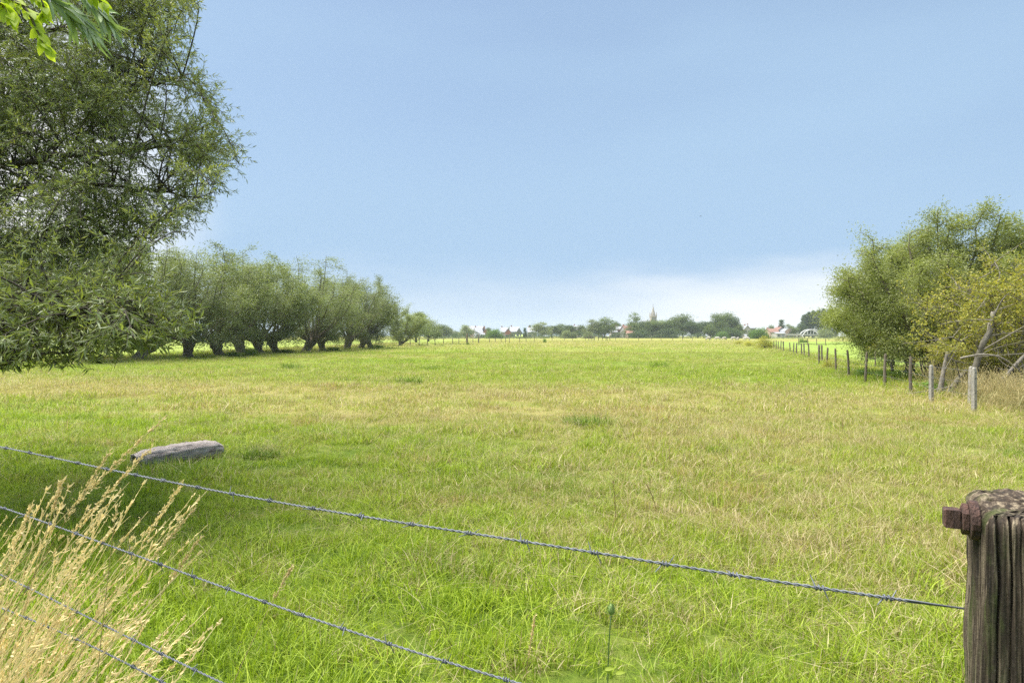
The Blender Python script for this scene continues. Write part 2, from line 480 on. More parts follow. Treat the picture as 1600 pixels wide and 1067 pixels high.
# ---- broad tree made of leaf clumps on real limbs
def broad(seed, height=14.0, width=10.0, base=0.12, clumps=60, per=60, leaf=0.45, mat=None, shape='round', gap=0.0, trunk_r=0.3):
    rng = np.random.default_rng(seed)
    g = Geo()
    tz = height * (0.75 if shape != 'shrub' else 0.4)
    bend = rng.normal(size=2) * 0.03 * height
    P = np.array([[bend[0] * t * t, bend[1] * t * t, tz * t] for t in np.linspace(0, 1, 6)])
    g.tube(P, np.linspace(trunk_r, trunk_r * 0.3, 6), 8)
    LP, LD, LT = [], [], []
    lobes = []
    nl = 10
    for i in range(nl):
        a = i / nl * 6.28 + rng.normal() * 0.4
        rr = width * 0.5 * rng.uniform(0.30, 0.58)
        lobes.append((math.cos(a) * rr, math.sin(a) * rr, height * rng.uniform(0.14, 0.70), width * rng.uniform(0.24, 0.34)))
    lobes.append((0, 0, height * 0.80, width * 0.24))
    for c in range(clumps):
        if shape == 'round':
            l = lobes[rng.integers(len(lobes))]
            d = unit(rng.normal(size=3) + np.array([0, 0, 0.25]))
            p = np.array(l[:3]) + d * l[3] * rng.uniform(0.55, 1.05) * np.array([1, 1, height / width * 0.75])
        elif shape == 'column':
            t = rng.random()
            r = width * 0.5 * (math.sin(math.pi * min(1, t * 0.9 + 0.12)) ** 0.6) * rng.uniform(0.5, 1)
            a = rng.random() * 6.28
            p = np.array([math.cos(a) * r, math.sin(a) * r, height * (base + (1 - base) * t)])
        elif shape == 'cone':
            t = rng.random() ** 1.5
            r = width * 0.5 * (1 - t) * rng.uniform(0.5, 1); a = rng.random() * 6.28
            p = np.array([math.cos(a) * r, math.sin(a) * r, height * (base + (1 - base) * t)])
        else:  # shrub: low dome to the ground
            d = unit(rng.normal(size=3)); d[2] = abs(d[2])
            p = d * np.array([width / 2, width / 2, height]) * rng.uniform(0.5, 0.93)
        p[2] = min(max(p[2], height * base), height * 0.97)
        if rng.random() < gap: continue
        s = P[min(5, max(0, int((p[2] / height) * 4)))]
        if shape != 'shrub' or c % 2 == 0:
            m = (s + p) / 2 + np.array([0, 0, 0.06 * height])
            g.tube(bez(s, m, p, 4), np.linspace(trunk_r * 0.25, trunk_r * 0.05, 4), 4, cap=False)
        cr = width * rng.uniform(0.07, 0.13)
        n = int(per * rng.uniform(0.6, 1.4))
        off = rng.normal(size=(n, 3)) * cr * np.array([1, 1, 0.65])
        LP.append(p + off); LD.append(rng.normal(size=(n, 3)))
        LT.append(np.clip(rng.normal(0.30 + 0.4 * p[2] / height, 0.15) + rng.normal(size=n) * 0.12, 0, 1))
    P_ = np.vstack(LP); D = np.vstack(LD); T = np.concatenate(LT)
    P_[:, 2] = np.abs(P_[:, 2] - 0.05) + 0.05
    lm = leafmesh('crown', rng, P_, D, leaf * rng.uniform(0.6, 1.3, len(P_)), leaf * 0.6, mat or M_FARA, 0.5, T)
    return g.mesh('trunk', M_BARK, True), lm

def place(pair, name, label, cat, loc, rz=0.0, sc=(1, 1, 1), group=None, parts=('trunk', 'crown')):
    t = thing(name, label, cat, loc, rz, sc, group)
    for p, me in zip(parts, pair):
        link(p, me, t)
    return t

# ------------------------------------------------------------------ SETTING: ground, fields
def sheet(name, pts, z, mat, label=None):
    V = [(p[0], p[1], z) for p in pts]
    me = bpy.data.meshes.new(name); me.from_pydata(V, [], [tuple(range(len(V)))]); me.materials.append(mat)
    o = link(name, me); o['kind'] = 'structure'
    if label: o['label'] = label
    return o
sheet('ground', [(-1500, -100), (1500, -100), (1500, 1500), (-1500, 1500)], 0.0, M_GROUND, 'rough grazed meadow of green and straw-coloured grass')
def fline(y):   # the right-hand fence line
    return 6.2 + 0.325 * y
M_FIELD = fieldmat('mown_field', (0.15, 0.22, 0.045), (0.22, 0.29, 0.06), (0.29, 0.33, 0.10))
M_FIELD2 = fieldmat('left_field', (0.16, 0.23, 0.045), (0.25, 0.30, 0.07), (0.34, 0.34, 0.12))
sheet('field', [(fline(16) + 2.0, 18), (60, 16), (260, 150), (260, 168), (fline(168) + 2, 168)], 0.008, M_FIELD, 'bright green mown field beyond the right-hand fence')
sheet('field', [(-27, 34), (-21.5, 100), (-19, 118), (-12, 150), (-10, 235), (-260, 235), (-260, 34)], 0.008, M_FIELD2, 'sunlit pale green field behind the willow row')

# ------------------------------------------------------------------ GRASS of the meadow (stuff)
def blades(seed, n, rad, h, wd, flop=0.5, segs=3, heads=0):
    rng = np.random.default_rng(seed)
    r = rad * np.sqrt(rng.random(n)); a = rng.random(n) * 6.283
    b0 = np.stack([r * np.cos(a), r * np.sin(a), np.full(n, -0.01)], 1)
    az = rng.random(n) * 6.283
    hh = h * rng.uniform(0.45, 1.15, n)
    lean = np.abs(rng.normal(0, flop, n)) * hh
    dirh = np.stack([np.cos(az), np.sin(az), np.zeros(n)], 1)
    sd = np.stack([-np.sin(az), np.cos(az), np.zeros(n)], 1)
    rot = rng.uniform(-0.9, 0.9, n)[:, None]
    sd = unit(sd * np.cos(rot) + dirh * np.sin(rot))
    V = []
    for k in range(segs + 1):
        t = k / segs
        c = b0 + dirh * (lean * t ** 1.8)[:, None]
        c[:, 2] += hh * (t - 0.30 * np.minimum(1.6, (lean / hh)) * t * t)
        ww = wd * (1 - t ** 1.6 * 0.95) * 0.5
        V += [c - sd * ww, c + sd * ww]
    m = (segs + 1) * 2
    V = np.stack(V, 1).reshape(-1, 3)
    Q = []
    base = np.arange(n)[:, None] * m
    for k in range(segs):
        Q.append(base + np.array([2 * k, 2 * k + 1, 2 * k + 3, 2 * k + 2])[None])
    Q = np.stack(Q, 1).reshape(-1, 4)
    tint = np.repeat(rng.random(n), m); hue = np.repeat(rng.random(n), m)
    return new_mesh('tuft', V, Q, None, M_GRASS, False, {'tint': tint, 'hue': hue})
def tuftobj(me):
    return bpy.data.objects.new('tuft', me)      # unlinked: only a source for the sward
TUFTS = [
    tuftobj(blades(1, 170, 0.19, 0.125, 0.0062, 0.75)),      # near, lush
    tuftobj(blades(2, 150, 0.22, 0.10, 0.0050, 1.3)),       # near, leaning
    tuftobj(blades(3, 90, 0.26, 0.15, 0.0032, 2.4)),       # near, long thin stems lying over
    tuftobj(blades(4, 190, 0.45, 0.115, 0.010, 0.8, 2)),    # middle
    tuftobj(blades(5, 130, 0.45, 0.15, 0.007, 1.7, 2)),    # middle, loose
    tuftobj(blades(6, 170, 1.3, 0.15, 0.035, 0.9, 1)),     # far
]
def scatter():
    rng = np.random.default_rng(77)
    P, K, A, Sc = [], [], [], []
    def zone(y0, y1, dens, kinds, probs, smin, smax, xl=None):
        wid = 1.72 if y0 > 30 else 2.3
        n = int(dens * (y1 - y0) * wid * (y0 + y1) / 2 * 1.0 + dens * (y1 - y0) * 1.5)
        y = np.sqrt(rng.random(n) * (y1 ** 2 - y0 ** 2) + y0 ** 2)
        x = (rng.random(n) - 0.5) * (wid * y + 1.5)
        # clumpy height
        cl = np.sin(x * 1.3 + 2 * np.sin(y * 0.9)) * np.sin(y * 1.1 + 1.7 * np.sin(x * 0.7)) + 0.7 * np.sin(x * 4.1 + 3 * np.sin(y * 2.2)) * np.sin(y * 3.7 + 2 * np.sin(x * 2.6))
        s = rng.uniform(smin, smax, n) * (1 + 0.26 * cl) * np.where(rng.random(n) < 0.02, 1.3, 1.0)
        ok = x < (6.2 + 0.325 * y + 3.0)
        ok &= ~((x < -24.0 + (y - 60) * 0.08) & (y > 30))
        # beaten-down grass round the log
        lg = (np.abs(x + 4.42 - (y - 8.45) * 0.56) < 0.12) & (np.abs(y - 8.45) < 0.45)
        ok &= ~lg
        P.append(np.stack([x, y, np.zeros(n)], 1)[ok]); Sc.append(s[ok])
        K.append(rng.choice(kinds, n, p=probs)[ok])
        A.append((rng.random(n) * 6.283)[ok])
    zone(2.0, 7, 44, [0, 1, 2], [0.50, 0.34, 0.16], 0.68, 1.25)
    zone(7, 13, 22, [0, 1, 2], [0.42, 0.32, 0.26], 0.85, 1.5)
    zone(13, 32, 5.5, [3, 4], [0.6, 0.4], 0.8, 1.35)
    zone(32, 62, 2.0, [3, 4], [0.55, 0.45], 0.9, 1.4)
    zone(62, 190, 0.22, [5], [1.0], 0.7, 1.3)
    return np.vstack(P), np.concatenate(K), np.concatenate(A), np.concatenate(Sc)
def instancer(name, P, K, A, Sc, sources, tilt=0.12, label=None, cat=None):
    me = bpy.data.meshes.new(name)
    me.vertices.add(len(P)); me.vertices.foreach_set('co', P.astype(np.float32).ravel())
    rng = np.random.default_rng(5)
    at = me.attributes.new('k', 'INT', 'POINT'); at.data.foreach_set('value', K.astype(np.int32))
    at = me.attributes.new('s', 'FLOAT', 'POINT'); at.data.foreach_set('value', Sc.astype(np.float32))
    rot = np.stack([rng.normal(0, tilt, len(P)), rng.normal(0, tilt, len(P)), A], 1)
    at = me.attributes.new('r', 'FLOAT_VECTOR', 'POINT'); at.data.foreach_set('vector', rot.astype(np.float32).ravel())
    o = link(name, me)
    ng = bpy.data.node_groups.new(name + '_scatter', 'GeometryNodeTree')
    ng.interface.new_socket('Geometry', in_out='INPUT', socket_type='NodeSocketGeometry')
    ng.interface.new_socket('Geometry', in_out='OUTPUT', socket_type='NodeSocketGeometry')
    gi = ng.nodes.new('NodeGroupInput'); go = ng.nodes.new('NodeGroupOutput')
    jn = ng.nodes.new('GeometryNodeJoinGeometry')
    def attr(nm, ty):
        a = ng.nodes.new('GeometryNodeInputNamedAttribute'); a.data_type = ty; a.inputs[0].default_value = nm
        return [s for s in a.outputs if s.enabled][0]
    ka, sa, ra = attr('k', 'INT'), attr('s', 'FLOAT'), attr('r', 'FLOAT_VECTOR')
    for i, src in enumerate(sources):
        cmp = ng.nodes.new('FunctionNodeCompare'); cmp.data_type = 'INT'; cmp.operation = 'EQUAL'
        ins = [s for s in cmp.inputs if s.enabled]
        ng.links.new(ka, ins[0]); ins[1].default_value = i
        ob = ng.nodes.new('GeometryNodeObjectInfo'); ob.inputs['Object'].default_value = src
        iop = ng.nodes.new('GeometryNodeInstanceOnPoints')
        ng.links.new(gi.outputs[0], iop.inputs['Points'])
        ng.links.new(cmp.outputs[0], iop.inputs['Selection'])
        ng.links.new(ob.outputs['Geometry'], iop.inputs['Instance'])
        e2r = ng.nodes.new('FunctionNodeEulerToRotation'); ng.links.new(ra, e2r.inputs[0])
        ng.links.new(e2r.outputs[0], iop.inputs['Rotation'])
        ng.links.new(sa, iop.inputs['Scale'])
        ng.links.new(iop.outputs[0], jn.inputs[0])
    ng.links.new(jn.outputs[0], go.inputs[0])
    md = o.modifiers.new('scatter', 'NODES'); md.node_group = ng
    o['kind'] = 'stuff'
    if label: o['label'] = label; o['category'] = cat
    return o
P, K, A, Sc = scatter()
instancer('grass', P, K, A, Sc, TUFTS, label='long green and straw-tinted meadow grass covering the whole field', cat='grass')

# ------------------------------------------------------------------ pollard willow row on the left
rowvars = [
    willow(11, 1.5, 0.36, 18, 9.6, 4.3, 0.16, 52),
    willow(12, 1.3, 0.31, 17, 9.2, 3.9, 0.16, 50, lean=0.35),
    willow(13, 1.2, 0.37, 20, 10.0, 4.8, 0.16, 50),
    willow(14, 1.1, 0.29, 16, 8.6, 4.0, 0.16, 56, lean=0.4, low=9),
    willow(15, 0.7, 0.30, 15, 7.0, 3.6, 0.18, 60, low=12),
]
GR = 'pollard willows in the long row on the left'
row = [  # u, v(base), height, variant, label
    (118, 567, 9.6, 0, 'pollard willow hidden mostly behind the drooping foreground willow, nearest of the row'),
    (215, 563, 9.8, 2, 'pollard willow second nearest in the row, seen through the foreground willow foliage'),
    (293, 559.5, 9.6, 1, 'pollard willow just left of the first clearly seen trunk, half behind hanging foliage'),
    (343, 557, 9.8, 3, 'pollard willow with a dark leaning trunk at the edge of the hanging foliage'),
    (377, 554.5, 9.8, 0, 'pollard willow with a thick trunk leaning left, second clear trunk of the row'),
    (405, 552.5, 10.0, 1, 'pollard willow with a short upright very dark trunk, third clear trunk of the row'),
    (431, 551.5, 10.0, 3, 'pollard willow with a slim stub trunk just left of the widest fan of bare shoots'),
    (478, 549.5, 11.0, 2, 'tallest pollard willow, with a wide fan of bare shoots rising from its trunk'),
    (504, 548, 9.8, 1, 'small-trunked pollard willow just right of the widest fan of shoots'),
    (542, 546, 10.3, 0, 'pollard willow with two crooked low stems leaning left, mid-way to the row end'),
    (564, 544.5, 10.3, 3, 'pollard willow of the close pair near the row end, the left one'),
    (579, 543.5, 9.8, 1, 'pollard willow of the close pair near the row end, the right broad-trunked one'),
    (626, 541, 7.6, 4, 'low bushy willow standing apart at the right end of the row'),
]
for i, (u, v, h, k, lab) in enumerate(row):
    base = {0: 9.6, 1: 9.2, 2: 10.0, 3: 8.6, 4: 7.0}[k]
    s = h / base
    jt = [1.0, .96, 1.04, .97, 1.05, .95, 1.0, 1.03, .92, 1.02, .98, 1.04, 1.0][i]
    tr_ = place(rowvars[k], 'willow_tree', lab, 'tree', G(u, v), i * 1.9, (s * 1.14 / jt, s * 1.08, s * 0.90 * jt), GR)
    tr_.rotation_euler[0] = 0.05 * math.sin(i * 2.7); tr_.rotation_euler[1] = 0.06 * math.sin(i * 1.3 + 1)
# rounded willows behind the row end
rb = broad(31, 8.5, 9, 0.03, 90, 110, 0.28, M_FARC, 'round')
place(rb, 'willow_tree', 'pale rounded willow beyond the right end of the willow row', 'tree', (-22.5, 150, 0), 0.3, (0.9, 0.9, 0.85))
place(rb, 'willow_tree', 'small pale willow, last and farthest to the right past the willow row', 'tree', (-22.5, 172, 0), 2.3, (0.8, 0.8, 0.72))

# ------------------------------------------------------------------ foreground willow hanging in from the left
def inside_fg(u, v):
    V_ = [-300, -60, 0, 60, 100, 140, 200, 250, 300, 350, 385, 420, 450, 500, 540, 565, 590, 602, 606]
    U_ = [200, 290, 318, 296, 325, 352, 396, 392, 352, 318, 262, 250, 272, 318, 322, 272, 150, 20, -900]
    return u < np.interp(v, V_, U_)
def fg_willow():
    rng = np.random.default_rng(4)
    root = thing('willow_tree', 'large narrow-leaved willow whose dense drooping branches fill the left edge', 'tree', (-7.6, 7.6, 0))
    o = np.array([-7.6, 7.6, 0])
    g = Geo()
    zs = np.linspace(0, 2.6, 8)
    g.tube(np.stack([0.25 * np.sin(zs), 0.1 * zs, zs], 1), np.array([.55, .44, .40, .38, .38, .42, .44, .30]), 14)
    head = o + np.array([0.25 * math.sin(2.6), 0.26, 2.3])
    limbs = [
        [(-150, 240, 7.4), (-60, 262, 7.0), (0, 258, 6.8), (58, 252, 6.7), (82, 240, 6.6), (175, 243, 6.6), (262, 226, 6.7), (335, 190, 6.8)],
        [(-150, 300, 7.2), (-60, 310, 6.8), (0, 302, 6.6), (60, 290, 6.6), (130, 285, 6.5), (240, 300, 6.6), (325, 312, 6.7)],
        [(-180, 430, 7.0), (-60, 470, 6.0), (0, 481, 5.4), (60, 490, 5.2), (120, 495, 5.1), (190, 505, 5.0), (275, 530, 5.0)],
        [(-160, 480, 6.8), (-60, 550, 5.8), (0, 570, 5.3), (40, 560, 5.1), (110, 550, 5.1)],
        [(-150, 180, 7.6), (-40, 150, 7.5), (30, 168, 7.3), (95, 174, 7.2), (200, 145, 7.2), (285, 120, 7.3)],
        [(-150, 130, 8.0), (-40, 70, 8.0), (60, 50, 7.8), (180, 32, 7.7), (285, 18, 7.7)],
        [(-150, 380, 7.4), (-40, 400, 7.2), (60, 385, 7.0), (150, 362, 6.9), (245, 372, 6.9)],
        [(-150, 40, 8.2), (-60, -90, 8.2), (60, -150, 8.0), (190, -170, 8.0)],
        [(-180, 60, 8.6), (-150, -160, 8.8), (-60, -260, 8.8), (40, -290, 8.6)],
        [(-160, 420, 7.6), (-60, 450, 7.4), (40, 455, 7.2), (140, 450, 7.0), (235, 470, 6.8)],
        [(-300, 300, 7.6), (-420, 240, 7.4), (-520, 260, 7.2)],
        [(-300, 400, 7.0), (-400, 430, 6.4), (-480, 480, 6.0)],
        [(-250, 120, 9.0), (-330, -60, 9.6), (-300, -220, 10.0)],
    ]
    pts_all, dirs_all = [], []
    for li, lb in enumerate(limbs):
        P = [head] + [U(*q) for q in lb]
        P = np.array(P)
        # smooth
        t = np.arange(len(P)); tt = np.linspace(0, len(P) - 1, len(P) * 4)
        Q = np.stack([np.interp(tt, t, P[:, k]) for k in range(3)], 1)
        for _ in range(3): Q[1:-1] = (Q[:-2] + 2 * Q[1:-1] + Q[2:]) / 4
        Q[1:-1] += rng.normal(size=Q[1:-1].shape) * 0.012
        r0 = 0.05 if li < 10 else 0.08
        g.tube(Q - o, np.linspace(r0, 0.008, len(Q)) ** 1.0, 7, cap=False)
        pts_all.append(Q[int(len(Q) * .3):]); dirs_all.append(unit(np.gradient(Q, axis=0))[int(len(Q) * .3):])
    PA = np.vstack(pts_all)
    # secondary branches toward random targets inside the crown
    LP, LD, LT, LL = [], [], [], []
    nb, tries = 0, 0
    tw = Geo()
    ntwig = 0
    while nb < 720 and tries < 20000:
        tries += 1
        zone_ = rng.random()
        u = rng.uniform(-430, 400); v = rng.uniform(-300, 585)
        if u < -120 and rng.random() < 0.85: continue
        if v < -60 and rng.random() < 0.85: continue
        if not inside_fg(u + 8, v): continue
        # thin places where the white sky shows
        gap = math.exp(-(((u - 22) / 55) ** 2 + ((v - 290) / 36) ** 2)) * 0.8 + math.exp(-(((u - 240) / 60) ** 2 + ((v - 340) / 30) ** 2)) * 0.45 + math.exp(-(((u - 265) / 45) ** 2 + ((v - 95) / 38) ** 2)) * 0.6 + math.exp(-(((u - 215) / 50) ** 2 + ((v - 405) / 30) ** 2)) * 0.6 + math.exp(-(((u - 60) / 90) ** 2 + ((v - 225) / 20) ** 2)) * 0.3 + math.exp(-(((u - 40) / 60) ** 2 + ((v - 555) / 30) ** 2)) * 0.5
        if rng.random() < gap: continue
        if v < 390 and rng.random() < 0.22: continue
        dmean = np.interp(v, [-300, 0, 250, 400, 480, 610], [8.4, 7.8, 7.0, 6.8, 5.6, 5.2])
        T = U(u, v, dmean + rng.normal() * (0.75 if v < 430 else 0.5))
        dd = np.linalg.norm(PA - T, axis=1)
        j = rng.choice(np.argsort(dd)[:14]); s = PA[j]
        if np.linalg.norm(T - s) > 1.7: continue
        if s[2] - T[2] > 0.55 and abs(s[0] - T[0]) < 0.9: continue
        nb += 1
        m = s * 0.5 + T * 0.5 + np.array([0, 0, 0.22]) + rng.normal(size=3) * 0.08
        if v > 540: m[2] -= 0.15
        B = bez(s, m, T, 7); B[-1, 2] -= 0.02
        kept = 0
        bl = np.linalg.norm(T - s)
        nt_ = int(9 + 7 * bl)
        light = rng.normal(0.42, 0.3)
        for k in range(nt_):
            t = 0.25 + 0.75 * (k + rng.random()) / nt_
            i0 = min(int(t * 6), 5); a = B[i0] + (B[i0 + 1] - B[i0]) * (t * 6 - i0)
            d = unit(unit(T - s) * 0.7 + rng.normal(size=3) * 0.75 + np.array([0.18, 0, -0.30 if v > 380 else 0.02]))
            l = rng.uniform(0.22, 0.52)
            e = a + d * l + np.array([0, 0, -0.10 * l])
            ue = 800 + e[0] / e[1] * F; ve = V0 - (e[2] - H) / e[1] * F
            if ve > 480 and not inside_fg(max(ue, 0), ve + 24): continue
            if ue > 0 and not inside_fg(ue - 6, ve) and rng.random() < 0.6: continue
            if ue > 0 and not inside_fg(ue - 18, ve): continue
            m2 = (a + e) / 2 + np.array([0, 0, 0.05 * l])
            kept += 1
            tw.tube(bez(a, m2, e, 3) - o, np.array([0.0028, 0.002, 0.001]), 3, cap=False)
            n = int(l * (62 if v < 430 else 48)); fs_ = 0.70 if v < 430 else 0.9
            q = rng.random(n)[:, None] * 0.95 + 0.05
            pos = (1 - q) ** 2 * a + 2 * q * (1 - q) * m2 + q * q * e
            sidev = unit(np.cross(d, rng.normal(size=(n, 3))))
            ld = unit(d * rng.uniform(0.5, 1.1, (n, 1)) + sidev * 0.75 + np.array([0, 0, -0.22]))
            ln = rng.uniform(0.055, 0.105, n) * fs_
            LP.append(pos + ld * ln[:, None] * 0.5); LD.append(ld); LL.append(ln)
            LT.append(np.clip(np.full(n, light) + rng.normal(size=n) * 0.1, 0, 1))
        if kept > 0.55 * nt_: g.tube(B - o, np.linspace(0.010, 0.003, 7), 4, cap=False)
    P = np.vstack(LP); D = np.vstack(LD); T = np.concatenate(LT); ln = np.concatenate(LL)
    print('fg willow leaves', len(P), 'branches', nb)
    link('trunk', g.mesh('trunk', M_DARKBARK, True), root)
    link('twigs', tw.mesh('twigs', M_TWIG, True), root)
    link('crown', leafmesh('crown', rng, P - o, D, ln, ln * rng.uniform(0.15, 0.21, len(P)), M_FGW, 0.25, T), root)
fg_willow()

# young tree beside the camera, its top twigs hanging into the corner
def broadleaf(g_, p, d, n_, L_, W_, rng, col):
    """one cupped leaf of 6x2 faces"""
    d = unit(d); n_ = unit(n_ - np.dot(n_, d) * d); s = np.cross(n_, d)
    ts = np.linspace(0, 1, 7); V = []
    for t in ts:
        ww = W_ * 0.5 * (math.sin(math.pi * min(1, t ** 0.75 + 0.02)) ** 0.8) + 0.0004
        c = p + d * L_ * t - n_ * L_ * 0.22 * t * t
        V += [c - s * ww + n_ * ww * 0.35, c, c + s * ww + n_ * ww * 0.35]
    Q = []
    for k in range(6):
        for j in (0, 1):
            Q.append((3 * k + j, 3 * k + j + 1, 3 * k + 4 + j, 3 * k + 3 + j))
    g_.add(V, Q); col.extend([rng.random()] * 21)
def corner_tree():
    rng = np.random.default_rng(9)
    root = thing('young_tree', 'near twigs with broad lime-green leaves and long pale leaves hanging into the top left corner', 'tree', (-2.75, 1.75, 0))
    o = np.array([-2.75, 1.75, 0])
    g = Geo()
    tr = np.array([[-2.75, 1.75, 0], [-2.70, 1.78, 1.0], [-2.72, 1.85, 2.0], [-2.6, 1.9, 3.0], [-2.5, 1.95, 3.8]])
    g.tube(tr - o, [.06, .05, .042, .03, .01], 8)
    lime, lt = Geo(), []
    pale, pt = Geo(), []
    tw = [  # twig paths in photo pixels with depth, kind
        ([(-180, -160, 2.0), (-60, -60, 1.95), (0, -8, 1.9), (40, 10, 1.9), (60, 52, 1.9), (72, 78, 1.9)], 'L'),
        ([(-180, -160, 2.0), (0, -60, 1.95), (50, -20, 1.95), (70, 10, 1.95), (66, 28, 1.95)], 'L'),
        ([(-180, -160, 2.1), (0, -70, 2.1), (90, -30, 2.1), (140, -6, 2.1), (165, 6, 2.1)], 'L'),
        ([(-180, -160, 2.0), (-60, -60, 1.9), (-8, -6, 1.85), (6, 12, 1.85), (22, 30, 1.85)], 'L'),
        ([(-180, -160, 2.2), (20, -60, 2.3), (90, -12, 2.3), (120, 22, 2.3), (138, 48, 2.3)], 'P'),
        ([(-180, -160, 2.2), (40, -70, 2.3), (120, -24, 2.3), (150, 6, 2.3), (166, 34, 2.3)], 'P'),
        ([(-180, -160, 2.2), (0, -60, 2.2), (60, -14, 2.2), (98, 10, 2.25), (112, 30, 2.3)], 'P'),
        ([(-200, -200, 2.2), (-180, -330, 2.2), (-60, -420, 2.2), (60, -400, 2.2)], 'L'),
        ([(-200, -200, 2.2), (-320, -260, 2.1), (-420, -200, 2.0)], 'L'),
    ]
    for path, kind in tw:
        P = np.array([tr[3]] + [U(*q) for q in path])
        t = np.arange(len(P)); tt = np.linspace(0, len(P) - 1, len(P) * 4)
        Q = np.stack([np.interp(tt, t, P[:, k]) for k in range(3)], 1)
        for _ in range(2): Q[1:-1] = (Q[:-2] + 2 * Q[1:-1] + Q[2:]) / 4
        g.tube(Q - o, np.linspace(0.012, 0.0012, len(Q)), 5, cap=False)
        m = len(Q); i0 = int(m * 0.5)
        for i in range(i0, m):
            for _ in range(2 if kind == 'L' else 4):
                d = unit((Q[i] - Q[i - 1])); side = unit(np.cross(d, rng.normal(size=3)))
                if kind == 'L':
                    dd = unit(d * 0.35 + side * 0.8 + np.array([0.1, 0, -0.75]))
                    broadleaf(lime, Q[i] - o, dd, rng.normal(size=3) * 0.6 + np.array([0, -1, 0.5]), rng.uniform(0.028, 0.044), rng.uniform(0.019, 0.027), rng, lt)
                else:
                    dd = unit(d * 0.7 + side * 0.6 + np.array([0.25, 0, -0.5]))
                    broadleaf(pale, Q[i] - o, dd, rng.normal(size=3) * 0.7 + np.array([0, -0.8, 0.5]), rng.uniform(0.07, 0.11), rng.uniform(0.011, 0.015), rng, pt)
    link('branches', g.mesh('branches', M_TWIG, True), root)
    link('broad_leaves', new_mesh('broad_leaves', np.vstack(lime.V), np.vstack(lime.Q), None, M_LIME, True, {'tint': lt}), root)
    link('narrow_leaves', new_mesh('narrow_leaves', np.vstack(pale.V), np.vstack(pale.Q), None, M_PALE, True, {'tint': pt}), root)
corner_tree()

# ------------------------------------------------------------------ right-hand trees and thicket
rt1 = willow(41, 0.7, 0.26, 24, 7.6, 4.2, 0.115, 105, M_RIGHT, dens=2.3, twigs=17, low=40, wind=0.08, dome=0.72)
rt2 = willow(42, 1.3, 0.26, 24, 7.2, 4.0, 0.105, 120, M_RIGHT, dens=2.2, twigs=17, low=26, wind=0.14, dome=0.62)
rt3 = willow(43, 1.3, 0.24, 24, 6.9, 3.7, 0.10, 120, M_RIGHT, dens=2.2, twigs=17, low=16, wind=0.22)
GRR = 'willows behind the right-hand fence'
p = G(1352, 570); place(rt1, 'willow_tree', 'leftmost green willow behind the right fence, crown hanging low over the bright field', 'tree', (19.9, 33.5, 0), 0.4, (0.62, 0.7, 0.74), GRR)
p = G(1401, 588); place(rt2, 'willow_tree', 'willow behind the fence with a short dark trunk between two wooden posts', 'tree', (p[0] + 0.5, p[1], 0), 2.0, (0.76, 0.8, 0.82), GRR)
p = G(1437, 602); place(rt3, 'willow_tree', 'tallest-looking willow on the right, with wind-blown top and dark forked trunk', 'tree', (p[0] + 1.0, p[1] + 0.6, 0), 0.2, (0.95, 0.95, 0.91), GRR)
place(rt2, 'willow_tree', 'willow at the right frame edge behind the yellowing thorn bush', 'tree', (17.9, 21.0, 0), 4.0, (0.9, 0.9, 0.80), GRR)
place(rt1, 'willow_tree', 'low back willow filling the gap behind the two clear trunks on the right', 'tree', (20.5, 27.5, 0), 3.1, (0.8, 0.8, 0.78), GRR)

def thicket(seed, height, rad, stems, leaf, per, mat, bark, droop=0.5, dens=1.0):
    """arching many-stemmed bush with bare grey wood and sparse leaves"""
    rng = np.random.default_rng(seed)
    g = Geo(); LP, LD, LT = [], [], []
    for i in range(stems):
        az = i / stems * 6.283 * 3.3 + rng.normal() * 0.4
        out = rad * rng.uniform(0.2, 1.0); hh = height * math.sqrt(max(0.12, 1 - (out / rad) ** 2 * 0.8)) * rng.uniform(0.75, 1.05)
        s = np.array([math.cos(az) * 0.3, math.sin(az) * 0.3, 0]) * rng.uniform(0.3, 1.3)
        tip = np.array([math.cos(az) * out, math.sin(az) * out, hh * (1 - droop * 0.4)])
        mid = np.array([math.cos(az) * out * 0.45, math.sin(az) * out * 0.45, hh * 1.15])
        B = bez(s, mid, tip, 12) + rng.normal(size=(12, 3)) * 0.05
        g.tube(B, np.linspace(rng.uniform(0.02, 0.045), 0.006, 12), 6, cap=False)
        for k in range(11):
            t = rng.uniform(0.2, 1); j = min(int(t * 11), 10)
            a = B[j]; az2 = rng.random() * 6.28; l = rng.uniform(0.4, 1.3)
            d = unit(np.array([math.cos(az2), math.sin(az2), rng.uniform(-0.5, 0.9)]))
            e = a + d * l; m2 = (a + e) / 2 + rng.normal(size=3) * 0.12
            T = bez(a, m2, e, 5)
            g.tube(T, np.linspace(0.013, 0.004, 5), 4, cap=False)
            for q in range(5):
                tt = rng.uniform(0.2, 1); jj = min(int(tt * 4), 4)
                a3 = T[jj]; d3 = unit(d * 0.5 + rng.normal(size=3)); l3 = rng.uniform(0.15, 0.5); e3 = a3 + d3 * l3
                g.tube(np.array([a3, (a3 + e3) / 2 + rng.normal(size=3) * 0.02, e3]), [0.005, 0.004, 0.002], 3, cap=False)
                n = int(per * dens * rng.uniform(0.2, 1.6))
                if n:
                    tq = rng.random((n, 1))
                    LP.append(a3 + (e3 - a3) * tq + rng.normal(size=(n, 3)) * 0.07); LD.append(rng.normal(size=(n, 3)) + d3)
                    LT.append(np.clip(rng.normal(0.5, 0.28, n), 0, 1))
    P = np.vstack(LP); P[:, 2] = np.abs(P[:, 2]) + 0.05
    lm = leafmesh('foliage', rng, P, np.vstack(LD), leaf * rng.uniform(0.7, 1.3, len(P)), leaf * 0.5, mat, 0.4, np.concatenate(LT))
    return g.mesh('stems', bark, True), lm
